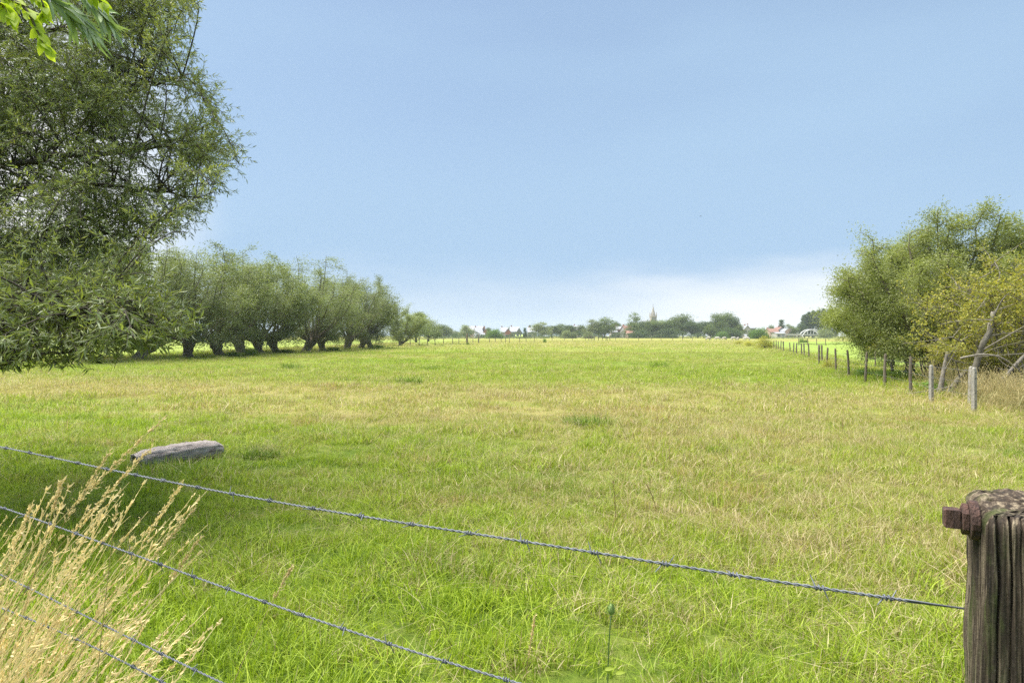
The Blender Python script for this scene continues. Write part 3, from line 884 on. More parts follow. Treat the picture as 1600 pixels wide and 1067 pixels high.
th1 = thicket(51, 4.2, 3.0, 24, 0.075, 18, M_YELLOW, M_GREYBARK)
th2 = thicket(52, 3.5, 2.3, 18, 0.085, 24, M_YELLOW, M_GREYBARK)
SP = ('stems', 'foliage')
place(th1, 'thorn_bush', 'sprawling thorn bush with bare grey branches and sparse yellow leaves near the end concrete post', 'bush', (13.7, 17.6, 0), 0.5, (1, 1, 1), None, SP)
place(th2, 'thorn_bush', 'yellow-green bush in front of the left willows on the right-hand fence', 'bush', (15.6, 23.6, 0), 1.5, (1.0, 1.0, 1.0), None, SP)
place(th1, 'thorn_bush', 'tangled yellow-leaved bush cut by the right frame edge', 'bush', (16.2, 18.8, 0), 3.5, (1.0, 1.0, 1.05), None, SP)
place(th2, 'thorn_bush', 'low tangle of thorn growing round the grey curved stems behind the concrete posts', 'bush', (13.0, 18.2, 0), 4.4, (0.75, 0.75, 0.5), None, SP)

def bare_stem(name, label, path, r0, r1, twigs=6, seed=1):
    rng = np.random.default_rng(seed)
    P = np.array(path, float); o = P[0].copy(); P = P - o
    t = np.arange(len(P)); tt = np.linspace(0, len(P) - 1, len(P) * 3)
    Q = np.stack([np.interp(tt, t, P[:, k]) for k in range(3)], 1)
    for _ in range(2): Q[1:-1] = (Q[:-2] + 2 * Q[1:-1] + Q[2:]) / 4
    root = thing(name, label, 'dead tree', tuple(o))
    g = Geo(); g.tube(Q, np.linspace(r0, r1, len(Q)) * (1 + rng.normal(size=len(Q)) * 0.05), 9)
    link('trunk', g.mesh('trunk', M_GREYBARK, True), root)
    for k in range(twigs):
        b = Geo(); j = rng.integers(len(Q) // 3, len(Q)); a = Q[j]
        e = a + rng.normal(size=3) * np.array([0.8, 0.4, 0.5]) + np.array([0, 0, 0.3])
        b.tube(bez(a, (a + e) / 2 + rng.normal(size=3) * 0.15, e, 6), np.linspace(r1 * 0.5, 0.006, 6), 5, cap=False)
        link('branch', b.mesh('branch', M_GREYBARK, True), root)
def gz(u, v, d, z=None):
    p = U(u, v, d)
    if z is not None: p[2] = z
    return p
bare_stem('dead_trunk', 'pale grey sawn-off trunk leaning right inside the yellow thorn bush', [gz(1512, 600, 17, 0), gz(1528, 560, 16.8), gz(1536, 535, 16.6), gz(1548, 518, 16.6), gz(1552, 487, 16.6)], 0.09, 0.055, 5, 3)
bare_stem('dead_trunk', 'grey stem curving right from the ground behind the two concrete posts', [gz(1482, 624, 17, -0.02), gz(1488, 605, 17), gz(1500, 588, 17), gz(1515, 574, 17.1)], 0.08, 0.045, 4, 5)
bare_stem('dead_trunk', 'thin upright grey stem just right of the slim concrete post', [gz(1466, 624, 17.2, -0.02), gz(1470, 605, 17.2), gz(1474, 580, 17.3), gz(1480, 550, 17.4)], 0.08, 0.035, 4, 6)
bare_stem('fallen_branch', 'reddish brown fallen branch slanting through the thicket at the right edge', [gz(1552, 606, 16, 0.35), gz(1575, 585, 16), gz(1595, 560, 16), gz(1640, 520, 16.2)], 0.06, 0.03, 5, 8)
bare_stem('fallen_branch', 'long bleached branch arching low across the thicket beside the end post', [gz(1500, 560, 16.2), gz(1530, 553, 16), gz(1565, 556, 15.9), gz(1600, 585, 15.9)], 0.03, 0.015, 4, 9)

# golden and green tall grass along the right fence and at the bottom left (stuff)
def tall_mesh(seed, n, rad, h, wd, lean, headlen=0.22, sprays=10, leafy=0.35, mat=None):
    rng = np.random.default_rng(seed)
    g = Geo(); tint = []
    def strip(P, w0, w1, tn):
        P = np.asarray(P); m = len(P); t = unit(np.gradient(P, axis=0))
        s = unit(np.cross(t, rng.normal(size=3)[None]))
        ww = np.linspace(w0, w1, m)[:, None] * 0.5
        V = np.empty((2 * m, 3)); V[0::2] = P - s * ww; V[1::2] = P + s * ww
        i = np.arange(m - 1)[:, None] * 2
        g.add(V, i + np.array([0, 1, 3, 2])[None]); tint.extend([tn] * (2 * m))
    for k in range(n):
        a = rng.random() * 6.28; r = rad * math.sqrt(rng.random())
        b = np.array([math.cos(a) * r, math.sin(a) * r, -0.01])
        hh = h * rng.uniform(0.6, 1.1)
        d = np.array([lean[0], lean[1], 0]) * hh * rng.uniform(0.5, 1.3) + rng.normal(size=3) * np.array([1, 1, 0]) * hh * 0.12
        ts = np.linspace(0, 1, 7)[:, None]
        P = b + d * ts ** 1.7 + np.array([0, 0, hh]) * ts
        tn = rng.random()
        strip(P, wd, wd * 0.5, tn)
        hl = headlen * rng.uniform(0.7, 1.2)
        for q in range(sprays):
            t = 1 - hl / hh * rng.random() * 0.95
            c = b + d * t ** 1.7 + np.array([0, 0, hh * t])
            dd = unit(unit(P[-1] - P[-2]) + rng.normal(size=3) * 0.35)
            l = rng.uniform(0.010, 0.026) * (1.6 - 0.9 * (t - 1 + hl / hh) / (hl / hh))
            e = c + dd * l
            strip([c, (c + e) / 2 + rng.normal(size=3) * 0.002, e], wd * 2.1, wd * 0.6, min(1, tn * 0.5 + 0.5))
        if rng.random() < leafy:
            c = b + np.array([0, 0, hh * 0.3]); e = c + np.array([rng.normal() * 0.15 + lean[0] * .2, rng.normal() * 0.15, rng.uniform(0.05, 0.3)])
            strip(bez(c, (c + e) / 2 + np.array([0, 0, 0.1]), e, 5), wd * 2.2, wd * 0.3, rng.random() * 0.6)
    return new_mesh('dry_tuft', np.vstack(g.V), np.vstack(g.Q), None, mat or M_DRY, False, {'tint': tint})
TALL = [tuftobj(tall_mesh(61, 14, 0.22, 1.0, 0.0032, (0.50, 0.05), 0.2, 16)),
        tuftobj(tall_mesh(62, 20, 0.26, 0.72, 0.0030, (0.42, 0.0), 0.15, 14)),
        tuftobj(tall_mesh(63, 45, 0.5, 0.75, 0.007, (0.25, 0.0), 0.25, 8, 0.9, M_DRY2)), tuftobj(tall_mesh(64, 30, 0.45, 0.8, 0.007, (0.35, 0.1), 0.3, 10, 0.7, M_DRY3))]
rng = np.random.default_rng(8)
P = []; K = []; Sc = []
for i in range(36):   # bottom-left, between the camera and the wire and just past it
    y = rng.uniform(1.55, 3.4); lim = -0.70 * y - 0.10 - abs(rng.normal()) * 0.25 + (0.22 if rng.random() < 0.25 else 0)
    x = rng.uniform(-2.6 - 0.25 * y, lim)
    P.append((x, y, 0)); K.append(rng.choice([0, 1], p=[0.45, 0.55])); Sc.append(rng.uniform(0.6, 1.0) * np.interp(x / y, [-1.1, -0.75, -0.5], [1.08, 0.82, 0.55]))
for i in range(13):    # the bundle that rises highest beside the left edge
    y = rng.uniform(1.65, 2.15); x = y * rng.uniform(-0.86, -0.70) - 0.14
    P.append((x, y, 0)); K.append(0); Sc.append(rng.uniform(0.85, 1.16))
instancer('dry_grass', np.array(P), np.array(K), rng.normal(0, 0.35, len(P)), np.array(Sc), TALL, 0.06, 'tall golden seeding grass leaning right in the bottom left corner', 'grass')
P = []; K = []; Sc = []
for i in range(430):
    y = rng.uniform(12.5, 19.5); x = fline(y) - 0.05 + abs(rng.normal()) * 2.0
    if i > 170:
        y = rng.uniform(11.5, 16.5); x = fline(y) + rng.uniform(0.3, 6.5)
    P.append((x, y, 0)); K.append(2 if rng.random() < 0.42 else 3); Sc.append(rng.uniform(0.45, 1.2))
instancer('dry_grass', np.array(P), np.array(K), rng.random(len(P)) * 6.28, np.array(Sc), TALL, 0.08, 'golden dry grass growing tall round the concrete end posts on the right', 'grass')
P = []; K = []; Sc = []
for i in range(900):
    y = 16 + 110 * rng.random() ** 1.5; x = fline(y) + rng.normal() * 0.35 + 0.25
    P.append((x, y, 0)); K.append(0 if rng.random() < 0.7 else 1); Sc.append(rng.uniform(1.0, 2.3))
instancer('grass', np.array(P), np.array(K), rng.random(len(P)) * 6.28, np.array(Sc), [TUFTS[3], TUFTS[4]], 0.1, 'rank uncut grass along the foot of the right-hand fence', 'grass')
# grass behind the willow row and on the bright field
P = []; K = []; Sc = []
for i in range(2600):
    y = 30 + 90 * rng.random(); x = -25.5 + (y - 55) * 0.08 + rng.normal() * 1.3
    P.append((x, y, 0)); K.append(0); Sc.append(rng.uniform(1.2, 3.0))
instancer('grass', np.array(P), np.array(K), rng.random(len(P)) * 6.28, np.array(Sc), [TUFTS[3]], 0.1, 'long grass and weeds round the feet of the willow row', 'grass')

# ------------------------------------------------------------------ right-hand fence posts
def woodmat(name, a, b_, sc=30):
    m, t, b = newmat(name)
    o = N('ShaderNodeTexCoord', t).outputs['Object']
    n = noise(t, mapping(t, o, (1, 1, 0.06)), sc, 6, 0.7)
    n2 = noise(t, o, 5, 4, 0.6)
    c = ramp(t, n, [(0.3, a), (0.68, b_)])
    c = mixc(t, maprange(t, n2, 0.55, 0.7), c, (0.10, 0.12, 0.05))
    t.links.new(c, b.inputs['Base Color']); b.inputs['Roughness'].default_value = 0.9
    bump(t, n, 0.8, 0.01, b)
    return m
M_POST = woodmat('weathered_post', (0.06, 0.048, 0.036), (0.25, 0.205, 0.155))
M_CONC = plain('old_concrete', (0.30, 0.28, 0.245), 0.9, 0, 0.35, 18)
M_WIRE = plain('galvanised_wire', (0.14, 0.152, 0.18), 0.6, 0.25, 0.3, 60)
def post_wood(seed, h=1.05, r=0.055):
    rng = np.random.default_rng(seed)
    g = Geo(); lx = rng.normal() * 0.05
    zs = np.array([-0.05, 0.25, 0.5, 0.75, 0.95, 1.0]) * h
    P = np.stack([lx * zs, 0.02 * np.sin(zs * 3), zs], 1)
    g.tube(P, np.array([1.05, 1, 0.98, 0.97, 0.93, 0.75]) * r, 9)
    V = g.V[0]; V += rng.normal(size=V.shape) * r * 0.06
    V[-1, 2] += rng.uniform(0, 0.03); V[45:54, 2] += V[45:54, 0] * rng.uniform(-0.5, 0.5)
    return g.mesh('fence_post', M_POST)
def post_conc():
    g = Geo(); zs = [-0.05, 0.9, 0.97, 1.0]; wds = [0.06, 0.052, 0.045, 0.022]
    for (z0, w0), (z1, w1) in zip(zip(zs, wds), zip(zs[1:], wds[1:])):
        pass
    g.tube(np.array([[0, 0, z] for z in zs]), np.array(wds) * 0.95, 4)
    V = g.V[0]; a = math.pi / 4
    V[:] = V @ np.array([[math.cos(a), math.sin(a), 0], [-math.sin(a), math.cos(a), 0], [0, 0, 1]])
    post = g.mesh('fence_post', M_CONC)
    hm = plain('hole_dark', (0.02, 0.02, 0.02), 1.0); hs = []
    for z in (0.25, 0.42, 0.59, 0.76, 0.88):
        h = Geo(); h.tube(np.array([[0.002, -0.028, z], [0.002, -0.040, z]]), 0.009, 8); hs.append(h.mesh('hole', hm))
    return post, hs
PW = [post_wood(s) for s in range(5)]
PC = post_conc()
GP = 'posts of the right-hand fence'
def wpost(p, k, label, h=1.0, r=1.0, group=GP, lean=0.0):
    o = link('fence_post', PW[k], None, tuple(p)); o.scale = (r * 0.68, r * 0.68, h); o.rotation_euler = (lean * 0.5, lean, k * 1.3)
    tag(o, label, 'fence post', group)
def cpost(p, label, h=1.0, rz=0.2, lean=0.0):
    t = thing('fence_post', label, 'fence post', tuple(p), rz, (1, 1, h), GP); t.rotation_euler[1] = lean
    link('post', PC[0], t)
    for hm in PC[1]: link('hole', hm, t)
cpost(G(1522, 643), 'pale concrete fence post in golden grass, nearest and rightmost of the right fence', 0.96, 0.25)
cpost(G(1516, 634), 'thin grey concrete post tucked close behind the nearest concrete post', 0.93, 0.2, 0.03)
cpost(G(1455, 628), 'slim pale concrete post, second along the right-hand fence', 0.92, 0.25)
near = [
    (1423, 616, 'dark wooden post next after the slim concrete post'),
    (1383, 604, 'brown wooden post left of the short dark willow trunk'),
    (1352, 597, 'leaning brown post under the low willow crown'),
    (1326, 588, 'dark upright post right at the left edge of the willow crown'),
    (1306, 581.5, 'dark post second left of the willow crown edge'),
    (1292, 576.5, 'dark post third left of the willow crown edge'),
    (1280, 571.5, 'dark post fourth left of the willow crown edge, before the weedy stretch'),
]
for i, (u, v, lab) in enumerate(near):
    wpost(G(u, v), i % 5, lab, 1.0, 1.15, lean=[0, .04, -.06, .02, 0, .03, 0][i])
wpost(G(1368, 577) , 2, 'short dark stake behind the fence line under the willow crown', 0.85)
wpost(G(1394, 590), 3, 'squat grey post at the foot of the short dark willow trunk', 0.7, 1.7)
ordn = ['first', 'second', 'third', 'fourth', 'fifth', 'sixth', 'seventh', 'eighth', 'ninth', 'tenth', 'eleventh', 'twelfth', 'thirteenth', 'fourteenth', 'fifteenth', 'sixteenth', 'seventeenth', 'eighteenth', 'nineteenth', 'twentieth']
y = G(1280, 571.5)[1]
rng = np.random.default_rng(3)
for i in range(20):
    y += 2.3 + 0.05 * i + rng.normal() * 0.25
    wpost((fline(y) + rng.normal() * 0.08, y, 0), i % 5, 'small wooden post, %s beyond the weedy gap in the right fence' % ordn[i], rng.uniform(0.92, 1.06), 1.25, lean=rng.normal() * 0.04)
# plain strands
def strand(zz):
    pts = [G(1522, 643)] + [G(u, v) for u, v, _ in [(1455, 628, 0)]] + [G(u, v) for u, v, _ in near]
    yy = pts[-1][1] + np.arange(1, 22) * 3.4
    pts = np.array(pts + [np.array([fline(q), q, 0]) for q in yy])
    pts[:, 2] = zz; pts[:, 0] -= 0.06
    g = Geo(); g.tube(pts, 0.0022, 4)
    o = g.obj('fence_wire', M_WIRE)
    return o
for z_, lab in ((0.88, 'top strand of thin wire along the right-hand fence posts'), (0.62, 'middle strand of thin wire along the right-hand fence posts'), (0.36, 'lowest strand of thin wire along the right-hand fence posts')):
    tag(strand(z_), lab, 'wire', 'wire strands of the right-hand fence')

# ------------------------------------------------------------------ near barbed-wire fence with its gate post
A = np.array([0.655, 0.925]); B = np.array([-1.72, 2.15])
def onfence(u, v):
    """photo pixel -> point on the vertical plane of the near fence"""
    k = (u - 800) / F
    # A + s(B-A): x = k*y
    s = (k * A[1] - A[0]) / ((B[0] - A[0]) - k * (B[1] - A[1]))
    q = A + s * (B - A)
    return np.array([q[0], q[1], H - (v - V0) / F * q[1]]), s
def barbed(pix, label, seed):
    rng = np.random.default_rng(seed)
    P = np.array([onfence(*q)[0] for q in pix])
    # extend left past the frame in a straight line to the next post
    d = P[0] - P[1]; d /= np.linalg.norm(d); d[2] *= 0.5
    ext = [P[0] + d * 1.9]
    P = np.vstack([ext, P])
    seg = np.linalg.norm(np.diff(P, axis=0), axis=1); cum = np.concatenate([[0], np.cumsum(seg)])
    n = int(cum[-1] / 0.006); s = np.linspace(0, cum[-1], n)
    Q = np.stack([np.interp(s, cum, P[:, k]) for k in range(3)], 1)
    kern = 40
    for _ in range(3):
        pad = np.vstack([np.repeat(Q[:1], kern, 0), Q, np.repeat(Q[-1:], kern, 0)])
        cs = np.cumsum(pad, axis=0); Q2 = (cs[2 * kern:] - cs[:-2 * kern]) / (2 * kern)
        Q2[0], Q2[-1] = Q[0], Q[-1]; Q = Q2
    t = unit(np.gradient(Q, axis=0)); up = np.array([0, 0, 1.0]); a = unit(np.cross(t, up)); b = np.cross(t, a)
    root = thing('barbed_wire', label, 'wire', tuple(Q[0]), group='barbed wire strands of the near fence')
    ph = s / 0.032 * 2 * np.pi
    for k in (0, math.pi):
        g = Geo(); W = Q + (a * np.cos(ph + k)[:, None] + b * np.sin(ph + k)[:, None]) * 0.0016
        g.tube(W - Q[0], 0.0014, 5, cap=True)
        link('strand', g.mesh('strand', M_WIRE, True), root)
    pos = 0.03
    while pos < cum[-1] - 0.02:
        j = int(pos / cum[-1] * (n - 1)); c = Q[j]; g = Geo(); r0 = rng.random() * 6.28
        th = np.linspace(0, 4.4 * np.pi, 34); ln = np.linspace(-0.0065, 0.0065, 34)
        coil = c + t[j] * ln[:, None] + (a[j] * np.cos(th + r0)[:, None] + b[j] * np.sin(th + r0)[:, None]) * 0.0038
        e0 = coil[0] + unit(coil[0] - coil[2]) * 0.017 - t[j] * 0.003; e1 = coil[-1] + unit(coil[-1] - coil[-3]) * 0.017 + t[j] * 0.003
        g.tube(np.vstack([e0, coil, e1]) - Q[0], np.concatenate([[0.0006], np.full(34, 0.0013), [0.0006]]), 5, cap=False)
        link('barb', g.mesh('barb', M_WIRE, True), root)
        pos += 0.135 * rng.uniform(0.9, 1.1)
barbed([(0, 697), (200, 740), (430, 785), (690, 827), (895, 855), (1083, 887), (1320, 931), (1475, 946), (1512, 951)], 'topmost barbed wire strand crossing the whole meadow view to the wooden post', 1)
barbed([(0, 790), (100, 826), (270, 888), (400, 937), (545, 985), (700, 1037), (830, 1075), (1100, 1150), (1490, 1240)], 'second barbed wire strand from the top, leaving the frame at bottom centre', 2)
barbed([(0, 895), (60, 925), (140, 965), (250, 1020), (344, 1067), (600, 1180), (1480, 1500)], 'third barbed wire strand down, half hidden in the tall golden grass', 3)
barbed([(0, 948), (60, 972), (129, 998), (195, 1032), (250, 1063), (560, 1230), (1480, 1700)], 'lowest barbed wire strand, buried in the grass at bottom left', 4)

def oldwood():
    m, t, b = newmat('old_post_wood')
    o = N('ShaderNodeTexCoord', t).outputs['Object']
    n = noise(t, mapping(t, o, (1, 1, 0.05)), 110, 7, 0.6)
    n2 = noise(t, mapping(t, o, (1, 1, 0.35)), 22, 5, 0.65)
    n3 = noise(t, o, 190, 4, 0.7)
    c = ramp(t, n, [(0.32, (0.008, 0.006, 0.004)), (0.5, (0.050, 0.034, 0.022)), (0.70, (0.34, 0.28, 0.19))])
    c = mixc(t, maprange(t, n2, 0.50, 0.66, 0, 0.8), c, (0.055, 0.070, 0.014))
    z = N('ShaderNodeSeparateXYZ', t); t.links.new(o, z.inputs[0])
    t.links.new(mixc(t, maprange(t, n3, 0.5, 0.8, 0, 0.22), c, (0.24, 0.21, 0.16)), b.inputs['Base Color'])
    b.inputs['Roughness'].default_value = 0.92
    h = mth(t, 'ADD', mth(t, 'MULTIPLY', n, 0.75), mth(t, 'MULTIPLY', n3, 0.25))
    bump(t, h, 1.0, 0.006, b)
    return m
def gate_post():
    rng = np.random.default_rng(12)
    fr = np.array([0.588, 0.800]); bk = np.array([0.655, 0.925])    # left face, front and back corner
    dv = unit(bk - fr); rt = np.array([dv[1], -dv[0]])
    o = fr
    root = thing('gate_post', 'weathered cracked square wooden post with a rusty bolt at the right edge', 'post', (o[0], o[1], 0))
    W, D = 0.150, float(np.linalg.norm(bk - fr))
    top = H - (762 - V0) / F * 0.93
    # perimeter samples with grooves
    def perim(n=640):
        out_ = []
        c = [np.array([0, 0.]), rt * W, rt * W + dv * D, dv * D]
        L_ = [W, D, W, D]; tot = sum(L_)
        for i in range(n):
            s = i / n * tot; k = 0
            while s > L_[k]: s -= L_[k]; k += 1
            a_, b_ = c[k], c[(k + 1) % 4]
            out_.append(a_ + (b_ - a_) * (s / L_[k]))
        return np.array(out_)
    P = perim(); n = len(P); cen = (rt * W + dv * D) / 2
    nrm = []
    ctr = P - cen
    loc = np.stack([ctr @ rt, ctr @ dv], 1)
    # rounded square
    rr = 0.012
    q = np.sign(loc) * np.minimum(np.abs(loc), np.array([W / 2, D / 2]) - rr)
    outw = unit(loc - q + 1e-6 * loc)
    loc = q + outw * rr
    ang = np.arange(n) / n
    zs = np.concatenate([np.linspace(0, top - 0.012, 110), [top - 0.006, top - 0.001]])
    cracks = [(0.998, .0050, .012), (0.012, .0035, .006), (0.030, .0065, .020), (0.052, .0055, .020), (0.068, .003, .008), (0.083, .0070, .022), (0.106, .004, .012), (0.135, .006, .02),
              (0.165, .005, .016), (0.20, .006, .018), (0.24, .005, .014), (0.30, .005, .012), (0.36, .005, .012), (0.44, .006, .016), (0.55, .006, .016), (0.64, .006, .016), (0.72, .006, .016), (0.80, .003, .006), (0.86, .0040, .008), (0.925, .0035, .007), (0.965, .003, .006)]
    ph = rng.random(len(cracks)) * 6
    V = []
    for zi, z in enumerate(zs):
        off = np.zeros(n)
        for (c, wd, dp), f in zip(cracks, ph):
            cc = c + 0.0030 * math.sin(z * 3 + f) + 0.0018 * math.sin(z * 23 + f * 2) + 0.0008 * math.sin(z * 61 + f)
            ww = wd * 0.62 * (0.30 + 0.85 * (0.5 + 0.5 * math.sin(z * 6.5 + f * 3)))
            dd = np.minimum(np.abs(ang - cc), 1 - np.abs(ang - cc)); ww = max(ww * 0.75, 0.0009)
            off -= dp * (0.55 + 0.6 * math.sin(z * 4.3 + f * 5) ** 2) * np.exp(-(dd / ww) ** 1.3)
        off += rng.normal(size=n) * 0.0004 + 0.0008 * np.sin(ang * 690 + 2 * math.sin(z * 5)) + 0.0010 * np.sin(ang * 290 + 1.5 * math.sin(z * 9)) + 0.0012 * np.sin(ang * 123 + z * 4)
        off += 0.0012 * math.sin(z * 6.0) * np.sin(ang * 12.6)
        # the left corner is worn
        off += -0.010 * np.exp(-((ang - 0.965) / 0.04) ** 2) * (0.5 + 0.5 * math.sin(z * 14 + 1))
        off += 0.0022 * np.exp(-((ang - 0.80) / 0.06) ** 2) * (math.sin(z * 17) + 0.6 * math.sin(z * 41 + 1))
        sh = 0.0
        if zi == len(zs) - 2: sh = 0.004
        if zi == len(zs) - 1: sh = 0.010
        p = loc + outw * (off - sh)[:, None]
        zz = np.full(n, z)
        if z > top - 0.03:
            zz = zz + 0.006 * np.sin(ang * 40) * 0.5 - 0.02 * np.clip(-(loc @ np.array([0, 1.0])) / D, -0.5, 0.5) * 0.5
            zz += off * 0.25
        w2 = p[:, :1] * rt + p[:, 1:] * dv + cen
        V.append(np.column_stack([w2, zz]))
    V = np.array(V); m = len(zs)
    VV = V.reshape(-1, 3)
    i = np.arange(m - 1)[:, None] * n; j = np.arange(n)[None]
    Q = np.stack([i + j, i + (j + 1) % n, i + n + (j + 1) % n, i + n + j], -1).reshape(-1, 4)
    # inner top rings
    g = Geo(); g.add(VV, Q)
    last = V[-1]; c3 = np.array([*cen, last[:, 2].mean()])
    rings = [last]
    for k, f in enumerate((0.9, 0.75, 0.55, 0.3)):
        r = c3 + (last - c3) * f
        r[:, 2] = last[:, 2].mean() + (last[:, 2] - last[:, 2].mean()) * f + 0.002 * np.sin(np.arange(n) * 0.35 + k * 2)
        rings.append(r)
    RV = np.vstack(rings + [c3[None]])
    i = np.arange(4)[:, None] * n
    Q2 = np.stack([i + j, i + (j + 1) % n, i + n + (j + 1) % n, i + n + j], -1).reshape(-1, 4)
    T2 = [(4 * n + q_, 4 * n + (q_ + 1) % n, 5 * n) for q_ in range(n)]
    g.add(RV, Q2, T2)
    link('post', g.mesh('post', oldwood(), True), root)
    # bolt out of the left face
    M_RUST = barkmat('rusty_iron', (0.035, 0.020, 0.016), (0.15, 0.075, 0.055), 90, 0.8)
    a = np.array([-rt[0], -rt[1], 0.0]); d3 = np.array([dv[0], dv[1], 0])
    base = d3 * D * 0.42; base[2] = H - (813 - V0) / F * 0.85
    def hexa(c0, c1, r, k=6, ph_=0.3, squash=1.0):
        up = np.array([0, 0, 1.0]); gg = Geo()
        an = np.arange(k) / k * 2 * np.pi + ph_
        ring = d3 * np.cos(an)[:, None] + up * np.sin(an)[:, None] * squash
        rows = [c0 + ring * r * 0.9, c0 + ring * r + (c1 - c0) * .1, c0 + ring * r + (c1 - c0) * .88, c1 + ring * r * 0.88]
        VV = np.vstack(rows + [c0[None], c1[None]])
        QQ = [(x * k + y_, x * k + (y_ + 1) % k, (x + 1) * k + (y_ + 1) % k, (x + 1) * k + y_) for x in range(3) for y_ in range(k)]
        TT = [(4 * k, (y_ + 1) % k, y_) for y_ in range(k)] + [(4 * k + 1, 3 * k + y_, 3 * k + (y_ + 1) % k) for y_ in range(k)]
        gg.add(VV, QQ, TT); return gg
    w_ = hexa(base - a * 0.004, base + a * 0.007, 0.027, 20, 0.0, 0.95).obj('washer', M_RUST, root)
    b_ = hexa(base + a * 0.007, base + a * 0.015, 0.021, 6, 0.5).obj('nut', M_RUST, root)
    hexa(base + a * 0.0155, base + a * 0.035, 0.0170, 4, 0.75).obj('bolt_head', M_RUST, root)
gate_post()

# ------------------------------------------------------------------ log lying in the grass
def log():
    p0, p1 = G(208, 734), G(348, 711)
    p1 = p0 + unit(p1 - p0) * 1.14
    ax = unit(p1 - p0); L_ = 1.14; rz = math.atan2(ax[1], ax[0])
    root = thing('log', 'weathered grey log with a dark hollow end lying in the green grass', 'log', tuple((p0 + p1) / 2), rz + 0.02)
    m, t, b = newmat('weathered_log')
    o = N('ShaderNodeTexCoord', t).outputs['Object']
    n = noise(t, mapping(t, o, (0.12, 1, 1)), 30, 6, 0.7)
    n2 = noise(t, o, 7, 4, 0.6)
    wv = N('ShaderNodeTexWave', t); wv.inputs['Scale'].default_value = 13; wv.inputs['Distortion'].default_value = 1.6; wv.inputs['Detail'].default_value = 2
    wv.bands_direction = 'X'; t.links.new(o, wv.inputs['Vector'])
    wv2 = N('ShaderNodeTexWave', t); wv2.inputs['Scale'].default_value = 9; wv2.inputs['Distortion'].default_value = 1.2
    wv2.bands_direction = 'Y'; t.links.new(o, wv2.inputs['Vector'])
    cr = mth(t, 'MULTIPLY', wv.outputs['Fac'], wv2.outputs['Fac'])
    cr = mth(t, 'POWER', cr, 0.5)
    k = mth(t, 'ADD', mth(t, 'MULTIPLY', n, 0.86), mth(t, 'MULTIPLY', cr, 0.14))
    col = ramp(t, k, [(0.32, (0.07, 0.055, 0.05)), (0.48, (0.33, 0.285, 0.265)), (0.7, (0.55, 0.50, 0.47))])
    t.links.new(mixc(t, maprange(t, n2, 0.5, 0.75, 0, 0.4), col, (0.24, 0.17, 0.155)), b.inputs['Base Color'])
    b.inputs['Roughness'].default_value = 0.95
    bump(t, k, 1.0, 0.02, b)
    rng = np.random.default_rng(2)
    nx, k_ = 60, 40
    an = np.arange(k_) / k_ * 2 * np.pi; V = []
    for i in range(nx):
        s = i / (nx - 1)
        x = -L_ / 2 + L_ * s
        taper = min(1, 0.80 + s * 1.6) * (1 - 0.45 * max(0, (s - 0.85) / 0.15) ** 2)
        ry, rzz = 0.17 * taper, 0.13 * taper
        ca, sa = np.cos(an), np.sin(an)
        yy = np.sign(ca) * np.abs(ca) ** 0.75 * ry; zz = np.sign(sa) * np.abs(sa) ** 0.75 * rzz
        bm = 1 + 0.035 * np.sin(an * 9 + s * 5) + 0.04 * np.sin(an * 17 + s * 9) + 0.03 * np.sin(s * 37 + an * 3) + rng.normal(size=k_) * 0.022
        slant = 0.03 * np.cos(an) * (1 - s) * 0.9
        V.append(np.stack([x + slant, yy * bm, zz * bm + 0.085 + 0.02 * math.sin(s * 3.1)], 1))
    V = np.vstack(V)
    i = np.arange(nx - 1)[:, None] * k_; j = np.arange(k_)[None]
    Q = np.stack([i + j, i + (j + 1) % k_, i + k_ + (j + 1) % k_, i + k_ + j], -1).reshape(-1, 4)
    g = Geo(); g.add(V, Q)
    first, last = V[:k_], V[-k_:]
    cl = last.mean(0)
    g.add(np.vstack([last, cl]), None, [(q, (q + 1) % k_, k_) for q in range(k_)])
    cf = first.mean(0)
    rim = cf + (first - cf) * 0.72 + np.array([0.01, 0, 0])
    g.add(np.vstack([first, rim]), [(q, (q + 1) % k_, k_ + (q + 1) % k_, k_ + q) for q in range(k_)])
    link('bark', g.mesh('bark', m, True), root)
    h = Geo(); deep = cf + (first - cf) * 0.5 + np.array([0.30, 0, 0])
    h.add(np.vstack([rim, deep, deep.mean(0)]), [(q, (q + 1) % k_, k_ + (q + 1) % k_, k_ + q) for q in range(k_)], [(k_ + q, k_ + (q + 1) % k_, 2 * k_) for q in range(k_)])
    link('hollow', h.mesh('hollow', barkmat('rotten_wood', (0.02, 0.016, 0.012), (0.08, 0.06, 0.045), 30), True), root)
log()

